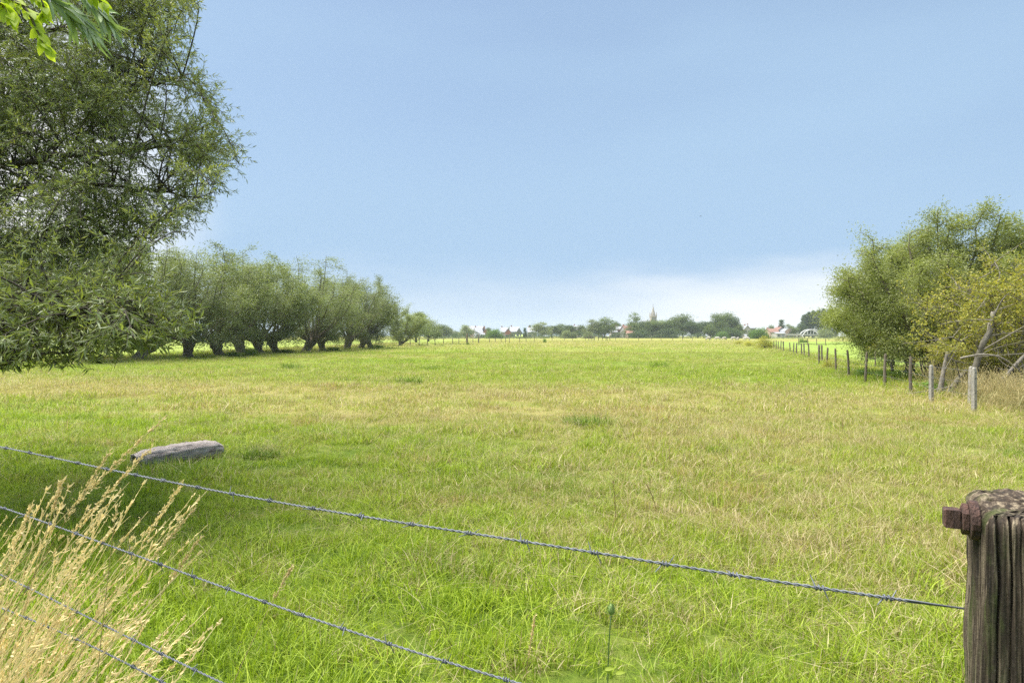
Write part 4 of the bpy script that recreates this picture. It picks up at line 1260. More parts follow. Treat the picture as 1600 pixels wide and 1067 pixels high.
# ------------------------------------------------------------------ single stalks and weeds one can point at
M_GREENST = leafmat('green_stem', (0.10, 0.17, 0.05), (0.22, 0.32, 0.10), None, 0.3)
M_RUSTST = leafmat('rust_stem', (0.13, 0.075, 0.035), (0.28, 0.18, 0.09), None, 0.1)
def stalk(label, tip, base, d, seed, mat=None, wd=0.0035, head=0.25, sprays=46, name='grass_stalk', cat='grass stalk', group='tall seeding grass stalks in the bottom left'):
    rng = np.random.default_rng(seed)
    T = U(*tip, d); Bq = U(*base, d); k = Bq - T; b = T + k / max(1e-6, -k[2]) * T[2] * 0.82; b[2] = 0; 
    o = b.copy(); root = thing(name, label, cat, tuple(o), group=group)
    mid = (b + T) / 2 + np.array([-(T[0] - b[0]) * 0.16, 0, 0.05])
    Q = bez(b, mid, T, 16)
    g = Geo(); g.tube(Q - o, np.linspace(wd * 0.5, wd * 0.2, 16), 5)
    st = g.mesh('stem', mat or M_DRY, True)
    at = st.attributes.new('tint', 'FLOAT', 'POINT'); at.data.foreach_set('value', np.full(len(st.vertices), rng.random() * 0.6, np.float32))
    link('stem', st, root)
    L_ = np.linalg.norm(T - b); PP, DD, LL = [], [], []
    ax = unit(T - Q[-4])
    for q in range(sprays):
        t = 1 - head / L_ * rng.random(); c = (1 - t) ** 2 * b + 2 * t * (1 - t) * mid + t * t * T
        dr = unit(ax + rng.normal(size=3) * 0.25)
        off = rng.uniform(0.0, 0.013) * (1.1 - (t - 1 + head / L_) / (head / L_))
        for z in range(4):
            PP.append(c - o + dr * (off + z * 0.005) + rng.normal(size=3) * 0.0015); DD.append(unit(dr + rng.normal(size=3) * 0.25)); LL.append(rng.uniform(0.007, 0.012))
    lm = leafmesh('seed_head', rng, np.array(PP), np.array(DD), np.array(LL), np.array(LL) * 0.36, mat or M_DRY, 0.2, np.full(len(PP), 0.8))
    link('seed_head', lm, root)
stalk('tallest dry grass stalk, its long pale seed head reaching just above the log', (262, 648), (120, 800), 1.55, 1, head=0.30, sprays=60)
stalk('dry grass stalk parallel to and just below the tallest one, crossing the top wire', (236, 700), (100, 860), 1.6, 2, head=0.26, sprays=60)
stalk('dry grass stalk with head just left of where the tallest stalks cross the top wire', (170, 708), (60, 900), 1.7, 3, head=0.22)
stalk('thick dry grass stalk with its head above the second wire at the left edge', (50, 790), (10, 900), 1.6, 4, head=0.16)
stalk('arching dry stalk with tip below the top wire right of the log end', (283, 757), (200, 900), 1.75, 5, head=0.2)
stalk('dry grass stalk ending in a nodding pale head between top and second wire', (303, 796), (225, 900), 1.75, 6, head=0.18)
stalk('dry grass stalk leaning right with its head just over the second wire', (312, 842), (240, 960), 1.8, 7, head=0.15)
stalk('thin upright dry stalk standing between the leaning stalks below the log', (182, 790), (170, 900), 1.7, 8, head=0.05, sprays=10)
stalk('short dry stalk whose feathery head stands above the second wire, left of the bundle', (95, 757), (75, 830), 1.8, 9, head=0.10)
stalk('dry grass head rising just right of the frame-bottom golden clump', (455, 888), (420, 960), 2.0, 10, head=0.12, group=None)
stalk('solitary tan seed head standing at the bottom centre of the meadow', (836, 962), (822, 1060), 2.5, 11, head=0.20, sprays=60, group=None)
stalk('dark rusty dock stalk left of centre-right in the near meadow', (958, 752), (962, 800), 5.6, 12, M_RUSTST, 0.008, 0.25, 30, 'dock_stalk', 'weed', 'thin rusty dock stalks in the meadow')
stalk('bent rusty dock stalk just right of the upright one', (1010, 757), (1022, 785), 5.8, 13, M_RUSTST, 0.008, 0.2, 40, 'dock_stalk', 'weed', 'thin rusty dock stalks in the meadow')
stalk('faint rusty dock stalk farther off, right of the meadow centre', (1316, 655), (1317, 678), 10.3, 14, M_RUSTST, 0.011, 0.1, 12, 'dock_stalk', 'weed', 'thin rusty dock stalks in the meadow')
stalk('rusty dock stalk standing in long grass above the middle of the top wire', (1045, 690), (1046, 715), 8.2, 15, M_RUSTST, 0.009, 0.12, 12, 'dock_stalk', 'weed', 'thin rusty dock stalks in the meadow')
def teasel():
    rng = np.random.default_rng(6)
    b = U(952, 1100, 2.65); b[2] = 0
    root = thing('teasel', 'green teasel with spiny egg-shaped head and curved bracts at bottom centre', 'weed', tuple(b))
    top = U(955, 958, 2.65) - b
    g = Geo(); g.tube(bez(np.zeros(3), top * 0.5 + np.array([-0.02, 0, 0]), top, 8), 0.003, 6)
    st = g.mesh('stem', M_GREENST, True); st.attributes.new('tint', 'FLOAT', 'POINT').data.foreach_set('value', np.full(len(st.vertices), .5, np.float32))
    link('stem', st, root)
    g = Geo(); n = 9; ts = np.linspace(0, 1, n)
    g.tube(np.array([top + np.array([0, 0, -0.004 + 0.042 * t]) for t in ts]), 0.0145 * np.sin(np.pi * (ts * 0.86 + 0.1)) ** 0.7, 12)
    st = g.mesh('head', M_GREENST, True); st.attributes.new('tint', 'FLOAT', 'POINT').data.foreach_set('value', np.full(len(st.vertices), .9, np.float32))
    link('head', st, root)
    a = rng.random(160) * 6.28; t = rng.random(160)
    r = 0.0145 * np.sin(np.pi * (t * 0.86 + 0.1)) ** 0.7
    D = np.stack([np.cos(a), np.sin(a), np.full(160, 0.5)], 1)
    link('spines', leafmesh('spines', rng, top + np.stack([np.cos(a) * r, np.sin(a) * r, 0.042 * t], 1), D, 0.012, 0.0022, M_GREENST), root)
    g = Geo()
    for k in range(8):
        az = k / 8 * 6.28
        e = top + np.array([math.cos(az) * 0.04, math.sin(az) * 0.04, rng.uniform(-0.005, 0.03)])
        g.tube(bez(top, (top + e) / 2 + np.array([0, 0, -0.012]), e, 5), np.linspace(0.0013, 0.0004, 5), 4)
    st = g.mesh('bracts', M_GREENST, True); st.attributes.new('tint', 'FLOAT', 'POINT').data.foreach_set('value', np.full(len(st.vertices), .9, np.float32))
    link('bracts', st, root)
    lv, lt = Geo(), []
    for (u, v, s) in ((945, 1046, 1), (955, 1050, -1), (962, 1052, 1)):
        q = U(u, v, 2.6) - b
        broadleaf(lv, q, np.array([s * 0.8, -0.2, 0.3]), np.array([0, -0.6, 0.8]), 0.04, 0.016, rng, lt)
    link('leaves', new_mesh('leaves', np.vstack(lv.V), np.vstack(lv.Q), None, M_LIME, True, {'tint': lt}), root)
teasel()

# dark tussocks standing up out of the sward
M_TUS = leafmat('tussock_blade', (0.05, 0.10, 0.008), (0.22, 0.33, 0.03), None, 0.3)
def tussock(u, v, sc, label, seed):
    me = blades(seed, 260, 0.16, 0.20, 0.006, 0.8); me.materials.clear(); me.materials.append(M_TUS); me.name = 'grass_tussock'
    o = link('grass_tussock', me, None, tuple(G(u, v))); o.scale = (sc * 1.6, sc, sc); tag(o, label, 'grass tuft', 'dark tussocks in the meadow')
tussock(928, 668, 1.5, 'dark green tussock alone in the middle of the meadow beyond the top wire', 81)
tussock(900, 662, 1.0, 'smaller dark tussock just left of the lone mid-meadow one', 82)
tussock(1130, 712, 0.9, 'low dark tussock in the right half of the near meadow', 83)
tussock(410, 716, 1.0, 'dark tussock a little right of the grey log', 84)
tussock(640, 600, 1.8, 'dark tussock in the far left half of the meadow, beyond the straw band', 85)
tussock(455, 577, 2.0, 'farthest dark tussock, before the willow row', 86)
tussock(1030, 575, 2.2, 'dark tussock on the faint track far right of centre', 87)
tussock(200, 760, 0.8, 'ragged dark tussock just below the log and top wire', 88)

# ------------------------------------------------------------------ far fences, bushes, cattle
GF = 'small stakes of the far fence line'
rng = np.random.default_rng(21)
LABF = 'small dark stake bordering the sunlit field on the left'
n = 0
for u, v in [(641, 541.5), (655, 541), (668, 540.5), (680, 540), (693, 539.5), (707, 538.5), (717, 538)]:
    wpost(G(u, v), n % 5, LABF, 1.1, 1.5, GF); n += 1
wpost(G(730, 537.5), 2, 'thick dark stump-like post at the left part of the far fence', 1.9, 5.0, None)
wpost(G(748, 536.8), 1, 'second thick dark post right of the thickest one in the far fence', 1.8, 3.2, None)
for u in (739, 765, 774, 783, 790, 796, 812, 822, 835):
    wpost(G(u, 536.2 - (u - 739) * 0.012), n % 5, 'small dark stake in the distant fence line across the far edge of the meadow', 1.2, 1.7, 'small stakes across the far edge of the meadow'); n += 1
for u in list(range(862, 1100, 17)):
    wpost(G(u + rng.normal() * 2, 532.6 + rng.normal() * 0.3), n % 5, 'small dark stake in the distant fence line across the far edge of the meadow', rng.uniform(1.0, 1.3), 1.9, 'small stakes across the far edge of the meadow'); n += 1
for u in (920, 924, 929, 935, 941, 947, 953):
    wpost(G(u, 532.3), n % 5, 'upright stake in the tight cluster of stakes before the white house', 1.6, 2.8, 'cluster of stakes before the white house'); n += 1
for u in (1248, 1262, 1276, 1290):
    wpost(G(u, 539.5), n % 5, 'small stake on the far border of the bright green field', 1.1, 1.6, 'stakes on the far border of the bright field'); n += 1
sb = broad(71, 3.0, 3.2, 0.02, 50, 70, 0.16, M_BUSH, 'shrub', trunk_r=0.08)
sy = broad(72, 3.0, 3.2, 0.02, 45, 60, 0.16, M_YELLOW, 'shrub', trunk_r=0.08)
CS = ('stems', 'foliage')
def bush(pair, u, v, wpx, hpx, label, name='bush', group=None, rz=0.0, d=None):
    p = G(u, v) if d is None else np.array([(u - 800) / F * d, d, 0])
    w_ = wpx / F * p[1] / 3.2; h_ = hpx / F * p[1] / 3.0
    return place(pair, name, label, 'bush', tuple(p), rz, (w_, w_, h_), group, CS)
bush(sy, 1195, 546, 30, 24, 'scraggy brown-green bush at the far end of the right-hand post row')
bush(sy, 1172, 541, 22, 10, 'low rough bramble left of the scraggy bush at the post row end', rz=1)
bush(sy, 1155, 538, 20, 7, 'lowest rough bramble farthest left of the scraggy bush', rz=2)
bush(sb, 851, 536, 6, 9, 'tiny lone dark bush standing in the far fence before the trees')
bush(sb, 731, 538.8, 5, 5, 'little weed clump beside the thick dark fence stump', rz=2)
for u, wpx, lab in ((660, 26, 'low weed patch near the right end of the willow row fence'), (688, 16, 'second low weed patch right of the willow row end')):
    bush(sb, u, 541, wpx, 3, lab, rz=u)
bush(sb, 1253, 535.5, 9, 8, 'small dark bush before the left end of the white arch bridge', rz=1)
bush(sb, 1260, 535.5, 7, 6, 'smaller dark bush just right of its twin before the arch bridge', rz=2)
bush(sb, 1396, 596, 60, 22, 'green undergrowth between the fence and the two clear willow trunks', rz=0.4)
bush(sb, 1495, 622, 110, 26, 'dark green undergrowth behind the concrete fence posts', rz=1.4, d=17.9)
bush(sb, 1350, 590, 26, 18, 'weedy green clump at the foot of the leaning brown post', rz=2)
bush(sy, 1298, 577, 30, 16, 'weedy clump between the dark posts left of the willow crown', rz=1)
for i, (u, v, wpx, hpx) in enumerate([(362, 558, 26, 10), (392, 556, 22, 16), (445, 552, 34, 8), (520, 549, 24, 9), (590, 545, 26, 8)]):
    bush(sb, u, v, wpx, hpx, ['low shrub left of the thick leaning second willow trunk', 'green shrub between the second and third clear willow trunks', 'low shrub patch left of the widest willow fan', 'low shrub patch right of the widest willow fan', 'low shrub patch right of the close willow pair'][i], rz=i * 1.7)

def cow_real():
    import bmesh
    bm_, o = None, None
    me = bpy.data.meshes.new('cow_src')
    V = [(0, 0, 1.0), (0.55, 0, 1.05), (0.85, 0, 1.1), (1.1, 0, 0.75), (1.25, 0, 0.42), (1.38, 0, 0.25), (-0.6, 0, 1.08), (-0.82, 0, 1.0), (-0.92, 0, 0.6),
         (0.6, 0.2, 0.7), (0.6, 0.2, 0.35), (0.62, 0.2, 0.0), (0.6, -0.2, 0.7), (0.55, -0.2, 0.35), (0.5, -0.2, 0.0),
         (-0.62, 0.2, 0.72), (-0.72, 0.2, 0.38), (-0.66, 0.2, 0.0), (-0.62, -0.2, 0.72), (-0.66, -0.2, 0.38), (-0.58, -0.2, 0.0), (1.12, 0.16, 0.66), (1.12, -0.16, 0.66)]
    E = [(0, 1), (1, 2), (2, 3), (3, 4), (4, 5), (0, 6), (6, 7), (7, 8), (1, 9), (9, 10), (10, 11), (1, 12), (12, 13), (13, 14), (6, 15), (15, 16), (16, 17), (6, 18), (18, 19), (19, 20), (3, 21), (3, 22)]
    Rr = [.36, .34, .24, .17, .15, .11, .34, .08, .03, .12, .07, .055, .12, .07, .055, .15, .075, .055, .15, .075, .055, .04, .04]
    b = bmesh.new(); ly = b.verts.layers.skin.verify()
    vs = [b.verts.new(v) for v in V]; [b.edges.new((vs[i], vs[j])) for i, j in E]
    for v, r in zip(vs, Rr): v[ly].radius = (r, r)
    vs[0][ly].use_root = True
    b.to_mesh(me); b.free()
    o = bpy.data.objects.new('cow_src', me)
    o.modifiers.new('skin', 'SKIN'); s_ = o.modifiers.new('sub', 'SUBSURF'); s_.levels = 1; s_.render_levels = 1
    C.objects.link(o)
    bpy.context.view_layer.update()
    dg = bpy.context.evaluated_depsgraph_get()
    out_ = bpy.data.meshes.new_from_object(o.evaluated_get(dg))
    bpy.data.objects.remove(o)
    out_.name = 'cow'; out_.materials.clear(); out_.materials.append(plain('white_hide', (0.45, 0.42, 0.37), 0.8, 0, 0.2, 2))
    out_.polygons.foreach_set('use_smooth', np.ones(len(out_.polygons), bool))
    return out_
COW = cow_real()
for i, (u, v, rz, lab) in enumerate([
        (1106, 532.6, 0.2, 'white grazing cow, leftmost of the herd far across the meadow'),
        (1122, 532.5, 3.0, 'white grazing cow, second from the left in the far herd'),
        (1131, 532.3, 0.4, 'white grazing cow in the middle of the far herd'),
        (1147, 532.4, 3.3, 'white grazing cow right of the middle of the far herd'),
        (1153, 532.2, 1.0, 'white grazing cow, small and partly turned away, right in the herd'),
        (1168, 532.6, 2.8, 'white grazing cow, rightmost of the herd, before the dark green bush')]):
    o = link('cow', COW, None, tuple(G(u, v))); o.rotation_euler[2] = rz; o.scale = (0.85, 0.85, 0.9)
    tag(o, lab, 'cow', 'white cattle far across the meadow')

# ------------------------------------------------------------------ distant tree line
DF = 410.0
fa = [broad(101 + i, 15, 12, 0.08, 95, 75, 0.62, (M_FARA, M_FARB, M_FARC, M_FARA)[i], 'round', trunk_r=0.4) for i in range(4)]
fb = broad(111, 15, 9, 0.10, 80, 60, 0.6, M_FARA, 'round', gap=0.45, trunk_r=0.35)     # see-through
fp = broad(112, 22, 7, 0.06, 110, 70, 0.65, M_FARB, 'column', trunk_r=0.4)
fc = broad(113, 14, 7, 0.05, 80, 60, 0.5, M_FARB, 'cone', trunk_r=0.3)
fs = broad(114, 6, 9, 0.02, 80, 90, 0.42, M_BUSH, 'shrub', trunk_r=0.15)
fsd = broad(115, 6, 9, 0.02, 80, 90, 0.42, M_FARB, 'shrub', trunk_r=0.15)
fsc = broad(116, 6, 9, 0.02, 80, 90, 0.42, M_FARC, 'shrub', trunk_r=0.15)
SZ = {'g': (fa[0], 15, 12), 'd': (fa[1], 15, 12), 'w': (fa[2], 15, 12), 'h': (fa[3], 15, 12), 'o': (fb, 15, 9), 'p': (fp, 22, 7), 'c': (fc, 14, 7), 's': (fs, 6, 9), 't': (fsd, 6, 9), 'x': (fsc, 6, 9)}
GT = 'trees of the distant tree line'
far = [  # u, top v, width px, kind, depth, label
    (672, 509, 20, 'd', 380, 'dark round tree just past the last willow of the row'),
    (684, 520, 14, 't', 330, 'dark low bush under the first far trees on the left'),
    (690, 507, 22, 'g', 390, 'spreading green tree, second of the far line on the left'),
    (700, 511, 16, 'w', 400, 'grey-green tree left of the first gap showing houses'),
    (712, 516, 10, 'x', 420, 'small pale bush filling the gap before the weeping tree'),
    (715, 519, 12, 't', 390, 'small dark bush at the foot of the weeping tree'),
    (727, 508, 22, 'w', 380, 'weeping grey-green tree left of the long pink building'),
    (772, 513, 24, 's', 330, 'big bright green bush standing alone before the houses'),
    (763, 512, 10, 'g', 450, 'small tree behind the left shoulder of the bright bush'),
    (796, 511, 9, 'g', 460, 'small tree between the white-gabled houses'),
    (820, 513, 8, 'c', 340, 'narrow yellow-green conifer before the right houses'),
    (828, 509, 6, 'c', 470, 'tiny dark pointed tree behind the rightmost house of the left group'),
    (848, 504, 28, 'w', 380, 'wide pale willow at the left start of the closed tree line'),
    (862, 509, 16, 'd', 400, 'dark tree right of the wide pale willow'),
    (876, 506, 20, 'h', 410, 'round green tree with a flat top above the dark hedge'),
    (890, 508, 18, 'd', 400, 'dark round tree right of the flat-topped one'),
    (886, 515, 14, 'x', 350, 'light green bush in front of the dark round trees'),
    (896, 518, 8, 'x', 350, 'tiny light bush right of the light green one'),
    (908, 508, 14, 'g', 400, 'lower tree between the dark one and the double-crowned group'),
    (924, 500, 22, 'w', 390, 'tall pale-green tree left of the two tallest before the white house'),
    (919, 517, 12, 'x', 340, 'pale grey bush at the foot of the tall pale-green tree'),
    (945, 496, 24, 'h', 390, 'tallest broad tree left of the white and red house'),
    (936, 508, 14, 'd', 400, 'dark tree filling between the two tall pale trees'),
    (962, 503, 14, 'd', 430, 'dark tree peeping out behind the white house'),
    (975, 508, 8, 'g', 440, 'small tree top over the roof of the red-roofed house'),
    (993, 487, 20, 'o', 420, 'see-through airy tree standing above the rest left of the church'),
    (990, 504, 24, 'h', 380, 'green tree under the airy one beside the red roof'),
    (1005, 502, 22, 'd', 385, 'dark green tree left of the church spire'),
    (1019, 500, 22, 'g', 380, 'tree directly below the church spire'),
    (1032, 501, 20, 'w', 385, 'paler tree just right of the church spire'),
    (1044, 500, 20, 'g', 380, 'green tree second right of the church spire'),
    (1054, 496, 20, 'h', 385, 'rising green tree third right of the church spire'),
    (1067, 491, 24, 'g', 390, 'high rounded tree midway between spire and tallest pair'),
    (1080, 502, 18, 'd', 380, 'dark lower tree right of the high rounded one'),
    (1090, 503, 16, 'o', 400, 'airy dark tree in the dip of the tree line'),
    (1100, 502, 18, 'd', 390, 'dark tree in the dip next to the tallest pair'),
    (1110, 507, 14, 'h', 370, 'small green tree at the left foot of the tallest pair'),
    (1120, 490, 22, 'h', 385, 'left tree of the tallest pair at the right of the tree line'),
    (1136, 489, 24, 'g', 390, 'right tree of the tallest pair at the right of the tree line'),
    (1147, 495, 14, 'd', 385, 'shoulder tree dropping right from the tallest pair'),
    (1128, 517, 14, 's', 350, 'bright bush at the foot of the tallest pair'),
    (1156, 507, 12, 'g', 380, 'last small tree of the closed line, beside the white building'),
    (1142, 512, 26, 't', 360, 'dark low thicket under the right end of the tree line'),
    (1040, 513, 30, 't', 372, 'dark low thicket under the trees right of the spire'),
    (1000, 515, 26, 't', 372, 'dark low thicket beside the red-roofed house'),
    (1186, 511, 28, 's', 300, 'deep green bush standing alone right of the white building'),
    (1176, 516, 12, 't', 320, 'small dark bush joined to the left of the deep green bush'),
    (1205, 508, 9, 'g', 480, 'small tree behind the left red roof'),
    (1221, 501, 14, 'c', 430, 'pointed grey-green tree above the long white shed'),
    (1231, 507, 16, 'w', 430, 'round grey-green tree right of the pointed one'),
    (1240, 511, 16, 'g', 420, 'lower tree left of the poplars behind the bridge'),
    (1252, 505, 12, 'd', 430, 'first stepped tree rising toward the poplars'),
    (1257, 493, 11, 'p', 440, 'leftmost and lowest poplar behind the arch bridge'),
    (1264, 489, 11, 'p', 440, 'second poplar from the left behind the arch bridge'),
    (1271, 487, 11, 'p', 440, 'third poplar from the left behind the arch bridge'),
    (1279, 486, 11, 'p', 440, 'fourth poplar from the left behind the arch bridge'),
    (1287, 484, 11, 'p', 440, 'tallest poplar near the right willow crown'),
    (1296, 485, 12, 'p', 440, 'poplar half hidden by the right willow crown'),
    (1306, 488, 12, 'p', 440, 'poplar behind the low crown of the right willow'),
    (1290, 512, 20, 'x', 380, 'pale bushes right of the arch bridge'),
    (1350, 498, 40, 'g', 440, 'broad tree hidden behind the right-hand willows'),
    (1410, 500, 44, 'd', 440, 'dark broad tree hidden behind the right-hand willows'),
]
for i, (u, vt, wpx, k, d, lab) in enumerate(far):
    pair, h0, w0 = SZ[k]
    hh = (V0 - vt) / F * d + H
    ww = wpx / F * d * (1.35 if 860 < u < 1160 and k not in 'o' else 1.15)
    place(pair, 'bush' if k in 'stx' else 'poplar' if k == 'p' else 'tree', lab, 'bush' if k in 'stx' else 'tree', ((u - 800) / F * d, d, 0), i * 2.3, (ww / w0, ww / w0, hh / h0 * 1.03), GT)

# low hedge and rough strip below the tree line
def hedge(name, label, x0, x1, y, h, mat, seed, wdt=1.5, leaf=0.5, per_m=18):
    rng = np.random.default_rng(seed)
    n = int((x1 - x0) * per_m)
    x = rng.uniform(x0, x1, n)
    hh = h * (0.6 + 0.25 * np.sin(x * 0.21) + 0.2 * np.sin(x * 0.53 + 1))
    z = hh * rng.random(n) ** 0.8
    P = np.stack([x, y + rng.normal(size=n) * wdt * 0.5, z + 0.05], 1)
    o = link(name, leafmesh(name, rng, P, rng.normal(size=(n, 3)), leaf, leaf * 0.6, mat, 0.4))
    tag(o, label, 'hedge'); return o
hedge('hedge', 'long dark hedge along the foot of the distant trees', (660 - 800) * .36, (1165 - 800) * .36, 366, 4.2, M_FARB, 5, 3.5, 0.55, 60)
hedge('hedge', 'pale rough hedge below the houses and weeping tree on the far left', (655 - 800) * .3, (850 - 800) * .3, 300, 1.2, M_FARC, 6, 2, 0.35, 40)
hedge('hedge', 'rough bank of pale vegetation beyond the bright field, below the bridge', (1195 - 800) * .3, (1420 - 800) * .3, 300, 1.3, M_FARC, 7, 2, 0.35, 40)
hedge('hedge', 'thin dark line of weeds along the far border of the bright field', (1245 - 800) * .112, (1330 - 800) * .112, 112, 0.45, M_FARA, 8, .6, 0.16, 60)
hedge('hedge', 'dark strip of weeds along the foot of the fence right of the willow row', -20.5, -6, 112, 0.35, M_FARA, 9, .8, 0.14, 60)

# ------------------------------------------------------------------ houses, church, bridge
M_W = {'white': plain('white_render', (0.40, 0.385, 0.37), 0.8, 0, 0.08, 0.6), 'pink': plain('pink_brick', (0.52, 0.36, 0.31), 0.9, 0, 0.15, 1),
       'brick': plain('red_brick_wall', (0.36, 0.17, 0.13), 0.9, 0, 0.15, 1), 'grey': plain('grey_slate', (0.20, 0.21, 0.24), 0.7, 0, 0.2, 1),
       'palegrey': plain('pale_roof', (0.27, 0.28, 0.31), 0.7, 0, 0.1, 1), 'red': plain('red_tiles', (0.22, 0.115, 0.085), 0.8, 0, 0.2, 1),
       'stone': plain('church_stone', (0.38, 0.35, 0.31), 0.9, 0, 0.2, 0.5), 'green': plain('mossy_green', (0.36, 0.45, 0.12), 0.8, 0, 0.1, 1)}
M_GLASS = plain('window_glass', (0.05, 0.06, 0.08), 0.15)
M_FRAME = plain('white_paint', (0.55, 0.55, 0.54), 0.5, 0, 0.04)
def house(u, d, wpx, ev, rv, wall, roof, label, gable=False, rz=0.0, chim=1, name='house', dep=None, group='houses of the distant village', base=0):
    """ev, rv: photo rows of eaves and ridge"""
    w_ = wpx / F * d; he = (V0 - ev) / F * d + H; hr = (V0 - rv) / F * d + H; dp = dep or 9.0
    t = thing(name, label, 'house' if name == 'house' else 'building', ((u - 800) / F * d, d, base), rz, (1, 1, 1), group)
    g = Geo()
    x, y = w_ / 2, dp / 2
    if gable:   # ridge runs away from the viewer
        V = [(-x, -y, 0), (x, -y, 0), (x, y, 0), (-x, y, 0), (-x, -y, he), (x, -y, he), (x, y, he), (-x, y, he), (0, -y, hr), (0, y, hr)]
        g.add(V, [(0, 1, 5, 4), (1, 2, 6, 5), (2, 3, 7, 6), (3, 0, 4, 7)], [(4, 5, 8), (6, 7, 9)])
    else:
        V = [(-x, -y, 0), (x, -y, 0), (x, y, 0), (-x, y, 0), (-x, -y, he), (x, -y, he), (x, y, he), (-x, y, he), (-x, 0, hr), (x, 0, hr)]
        g.add(V, [(0, 1, 5, 4), (1, 2, 6, 5), (2, 3, 7, 6), (3, 0, 4, 7)], [(7, 4, 8), (5, 6, 9)])
    g.obj('wall', M_W[wall], t)
    r = Geo(); o_ = 0.35; th = 0.22
    for s in (-1, 1):
        if gable:
            sl_ = (hr - he) / x
            a = [(s * (x + o_), -y - o_, he - o_ * sl_ + 0.04), (0, -y - o_, hr + 0.04), (0, y + o_, hr + 0.04), (s * (x + o_), y + o_, he - o_ * sl_ + 0.04)]
        else:
            sl_ = (hr - he) / y
            a = [(-x - o_, s * (y + o_), he - o_ * sl_ + 0.04), (-x - o_, 0, hr + 0.04), (x + o_, 0, hr + 0.04), (x + o_, s * (y + o_), he - o_ * sl_ + 0.04)]
        V = a + [(p_[0], p_[1], p_[2] + th) for p_ in a]
        r.add(V, [(0, 1, 2, 3), (4, 5, 6, 7), (0, 4, 7, 3), (1, 5, 6, 2), (0, 1, 5, 4), (3, 2, 6, 7)])
    rf = r.obj('roof', M_W[roof], t)
    for k in range(chim):
        c = Geo(); cx = (0.25 if gable else (-0.35 + 0.7 * k) * w_)
        c.box((cx, 0.6 if not gable else 1.0, hr + 0.3), (0.8, 0.8, 1.6)); c.obj('chimney', M_W['brick'], rf)
    nfl = 2 if he > 4.6 else 1
    nw = max(2, int(w_ / 3.2))
    for fl in range(nfl):
        for i in range(nw):
            cx = (i + 0.5) / nw * w_ - x; cz = 1.5 + fl * 2.7
            if fl == 0 and i == nw // 2:
                dd = Geo(); dd.box((cx, -y - 0.02, 1.05), (1.0, 0.1, 2.1)); dd.obj('door', M_W['grey'], t); continue
            f = Geo(); f.box((cx, -y - 0.01, cz), (1.5, 0.10, 1.4)); fo = f.obj('window', M_FRAME, t)
            q = Geo(); q.box((cx, -y - 0.05, cz), (1.25, 0.08, 1.15)); q.obj('pane', M_GLASS, fo)
    if gable and hr - he > 2.2:
        f = Geo(); f.box((0, -y - 0.01, he + 0.9), (1.2, 0.10, 1.2)); fo = f.obj('window', M_FRAME, t)
        q = Geo(); q.box((0, -y - 0.05, he + 0.9), (0.95, 0.08, 0.95)); q.obj('pane', M_GLASS, fo)
house(742, 430, 24, 517, 510, 'pink', 'palegrey', 'long pinkish building with a flat pale roof behind the weeping tree', chim=0, name='building', dep=14)
house(747, 400, 11, 520, 512, 'white', 'palegrey', 'white house with steep pale roof before the long pinkish building', gable=False, rz=0.2)
house(756, 410, 10, 518, 512, 'brick', 'red', 'brick house with red roof left of the bright green bush', gable=True)
house(750, 380, 14, 525, 521, 'white', 'palegrey', 'low white outbuilding left of the bright green bush', chim=0, dep=6)
house(788, 410, 11, 519, 512, 'white', 'palegrey', 'white house with pale roof just right of the bright green bush')
house(794, 395, 9, 519, 514, 'brick', 'grey', 'dark brick gabled house beside the white one right of the bright bush', gable=True, chim=0)
house(804, 410, 14, 518.5, 511, 'white', 'palegrey', 'white house with large pale roof in the middle of the right group')
house(811, 394, 9, 520, 513, 'grey', 'grey', 'dark slate gable joined to the right of the large pale-roofed house', gable=True, chim=0)
house(831, 410, 13, 519, 512, 'white', 'palegrey', 'white house with pale roof beside the wide pale willow')
house(811, 335, 9, 526, 523.5, 'green', 'green', 'low yellow-green hut before the houses', chim=0, name='shed', dep=4)
house(901, 450, 10, 515, 509, 'pink', 'palegrey', 'roof of a pinkish house showing between far tree crowns')
house(958, 400, 9, 519, 515, 'white', 'palegrey', 'low white wing left of the tall white gabled house')
house(967, 405, 11, 514.5, 510.5, 'white', 'palegrey', 'tall plain white house left of the red-roofed one', gable=False)
house(979, 395, 13, 518, 509.5, 'white', 'red', 'white house with a red roof before the airy tall tree', rz=0.3)
house(984, 375, 10, 521, 517, 'pink', 'red', 'small red-roofed pink outbuilding below the red-roofed white house', chim=0)
house(1164, 420, 9, 514, 509, 'white', 'palegrey', 'white building with pale roof at the right end of the tree line', gable=True)
house(1172, 440, 10, 513, 508, 'palegrey', 'palegrey', 'hazy pale building behind the white one at the tree line end')
house(1170, 350, 14, 525.5, 523, 'white', 'palegrey', 'low pale shed at the foot of the deep green bush', chim=0, name='shed', dep=5)
house(1205, 420, 14, 519, 514, 'pink', 'red', 'red-roofed house right of the deep green bush', rz=0.1)
house(1217, 430, 13, 517, 511.5, 'white', 'red', 'taller house with red roof left of the round-roofed barn', gable=True)
house(1216, 385, 13, 521.5, 519.5, 'white', 'palegrey', 'long low white shed below the red roofs', chim=0, name='shed', dep=8)

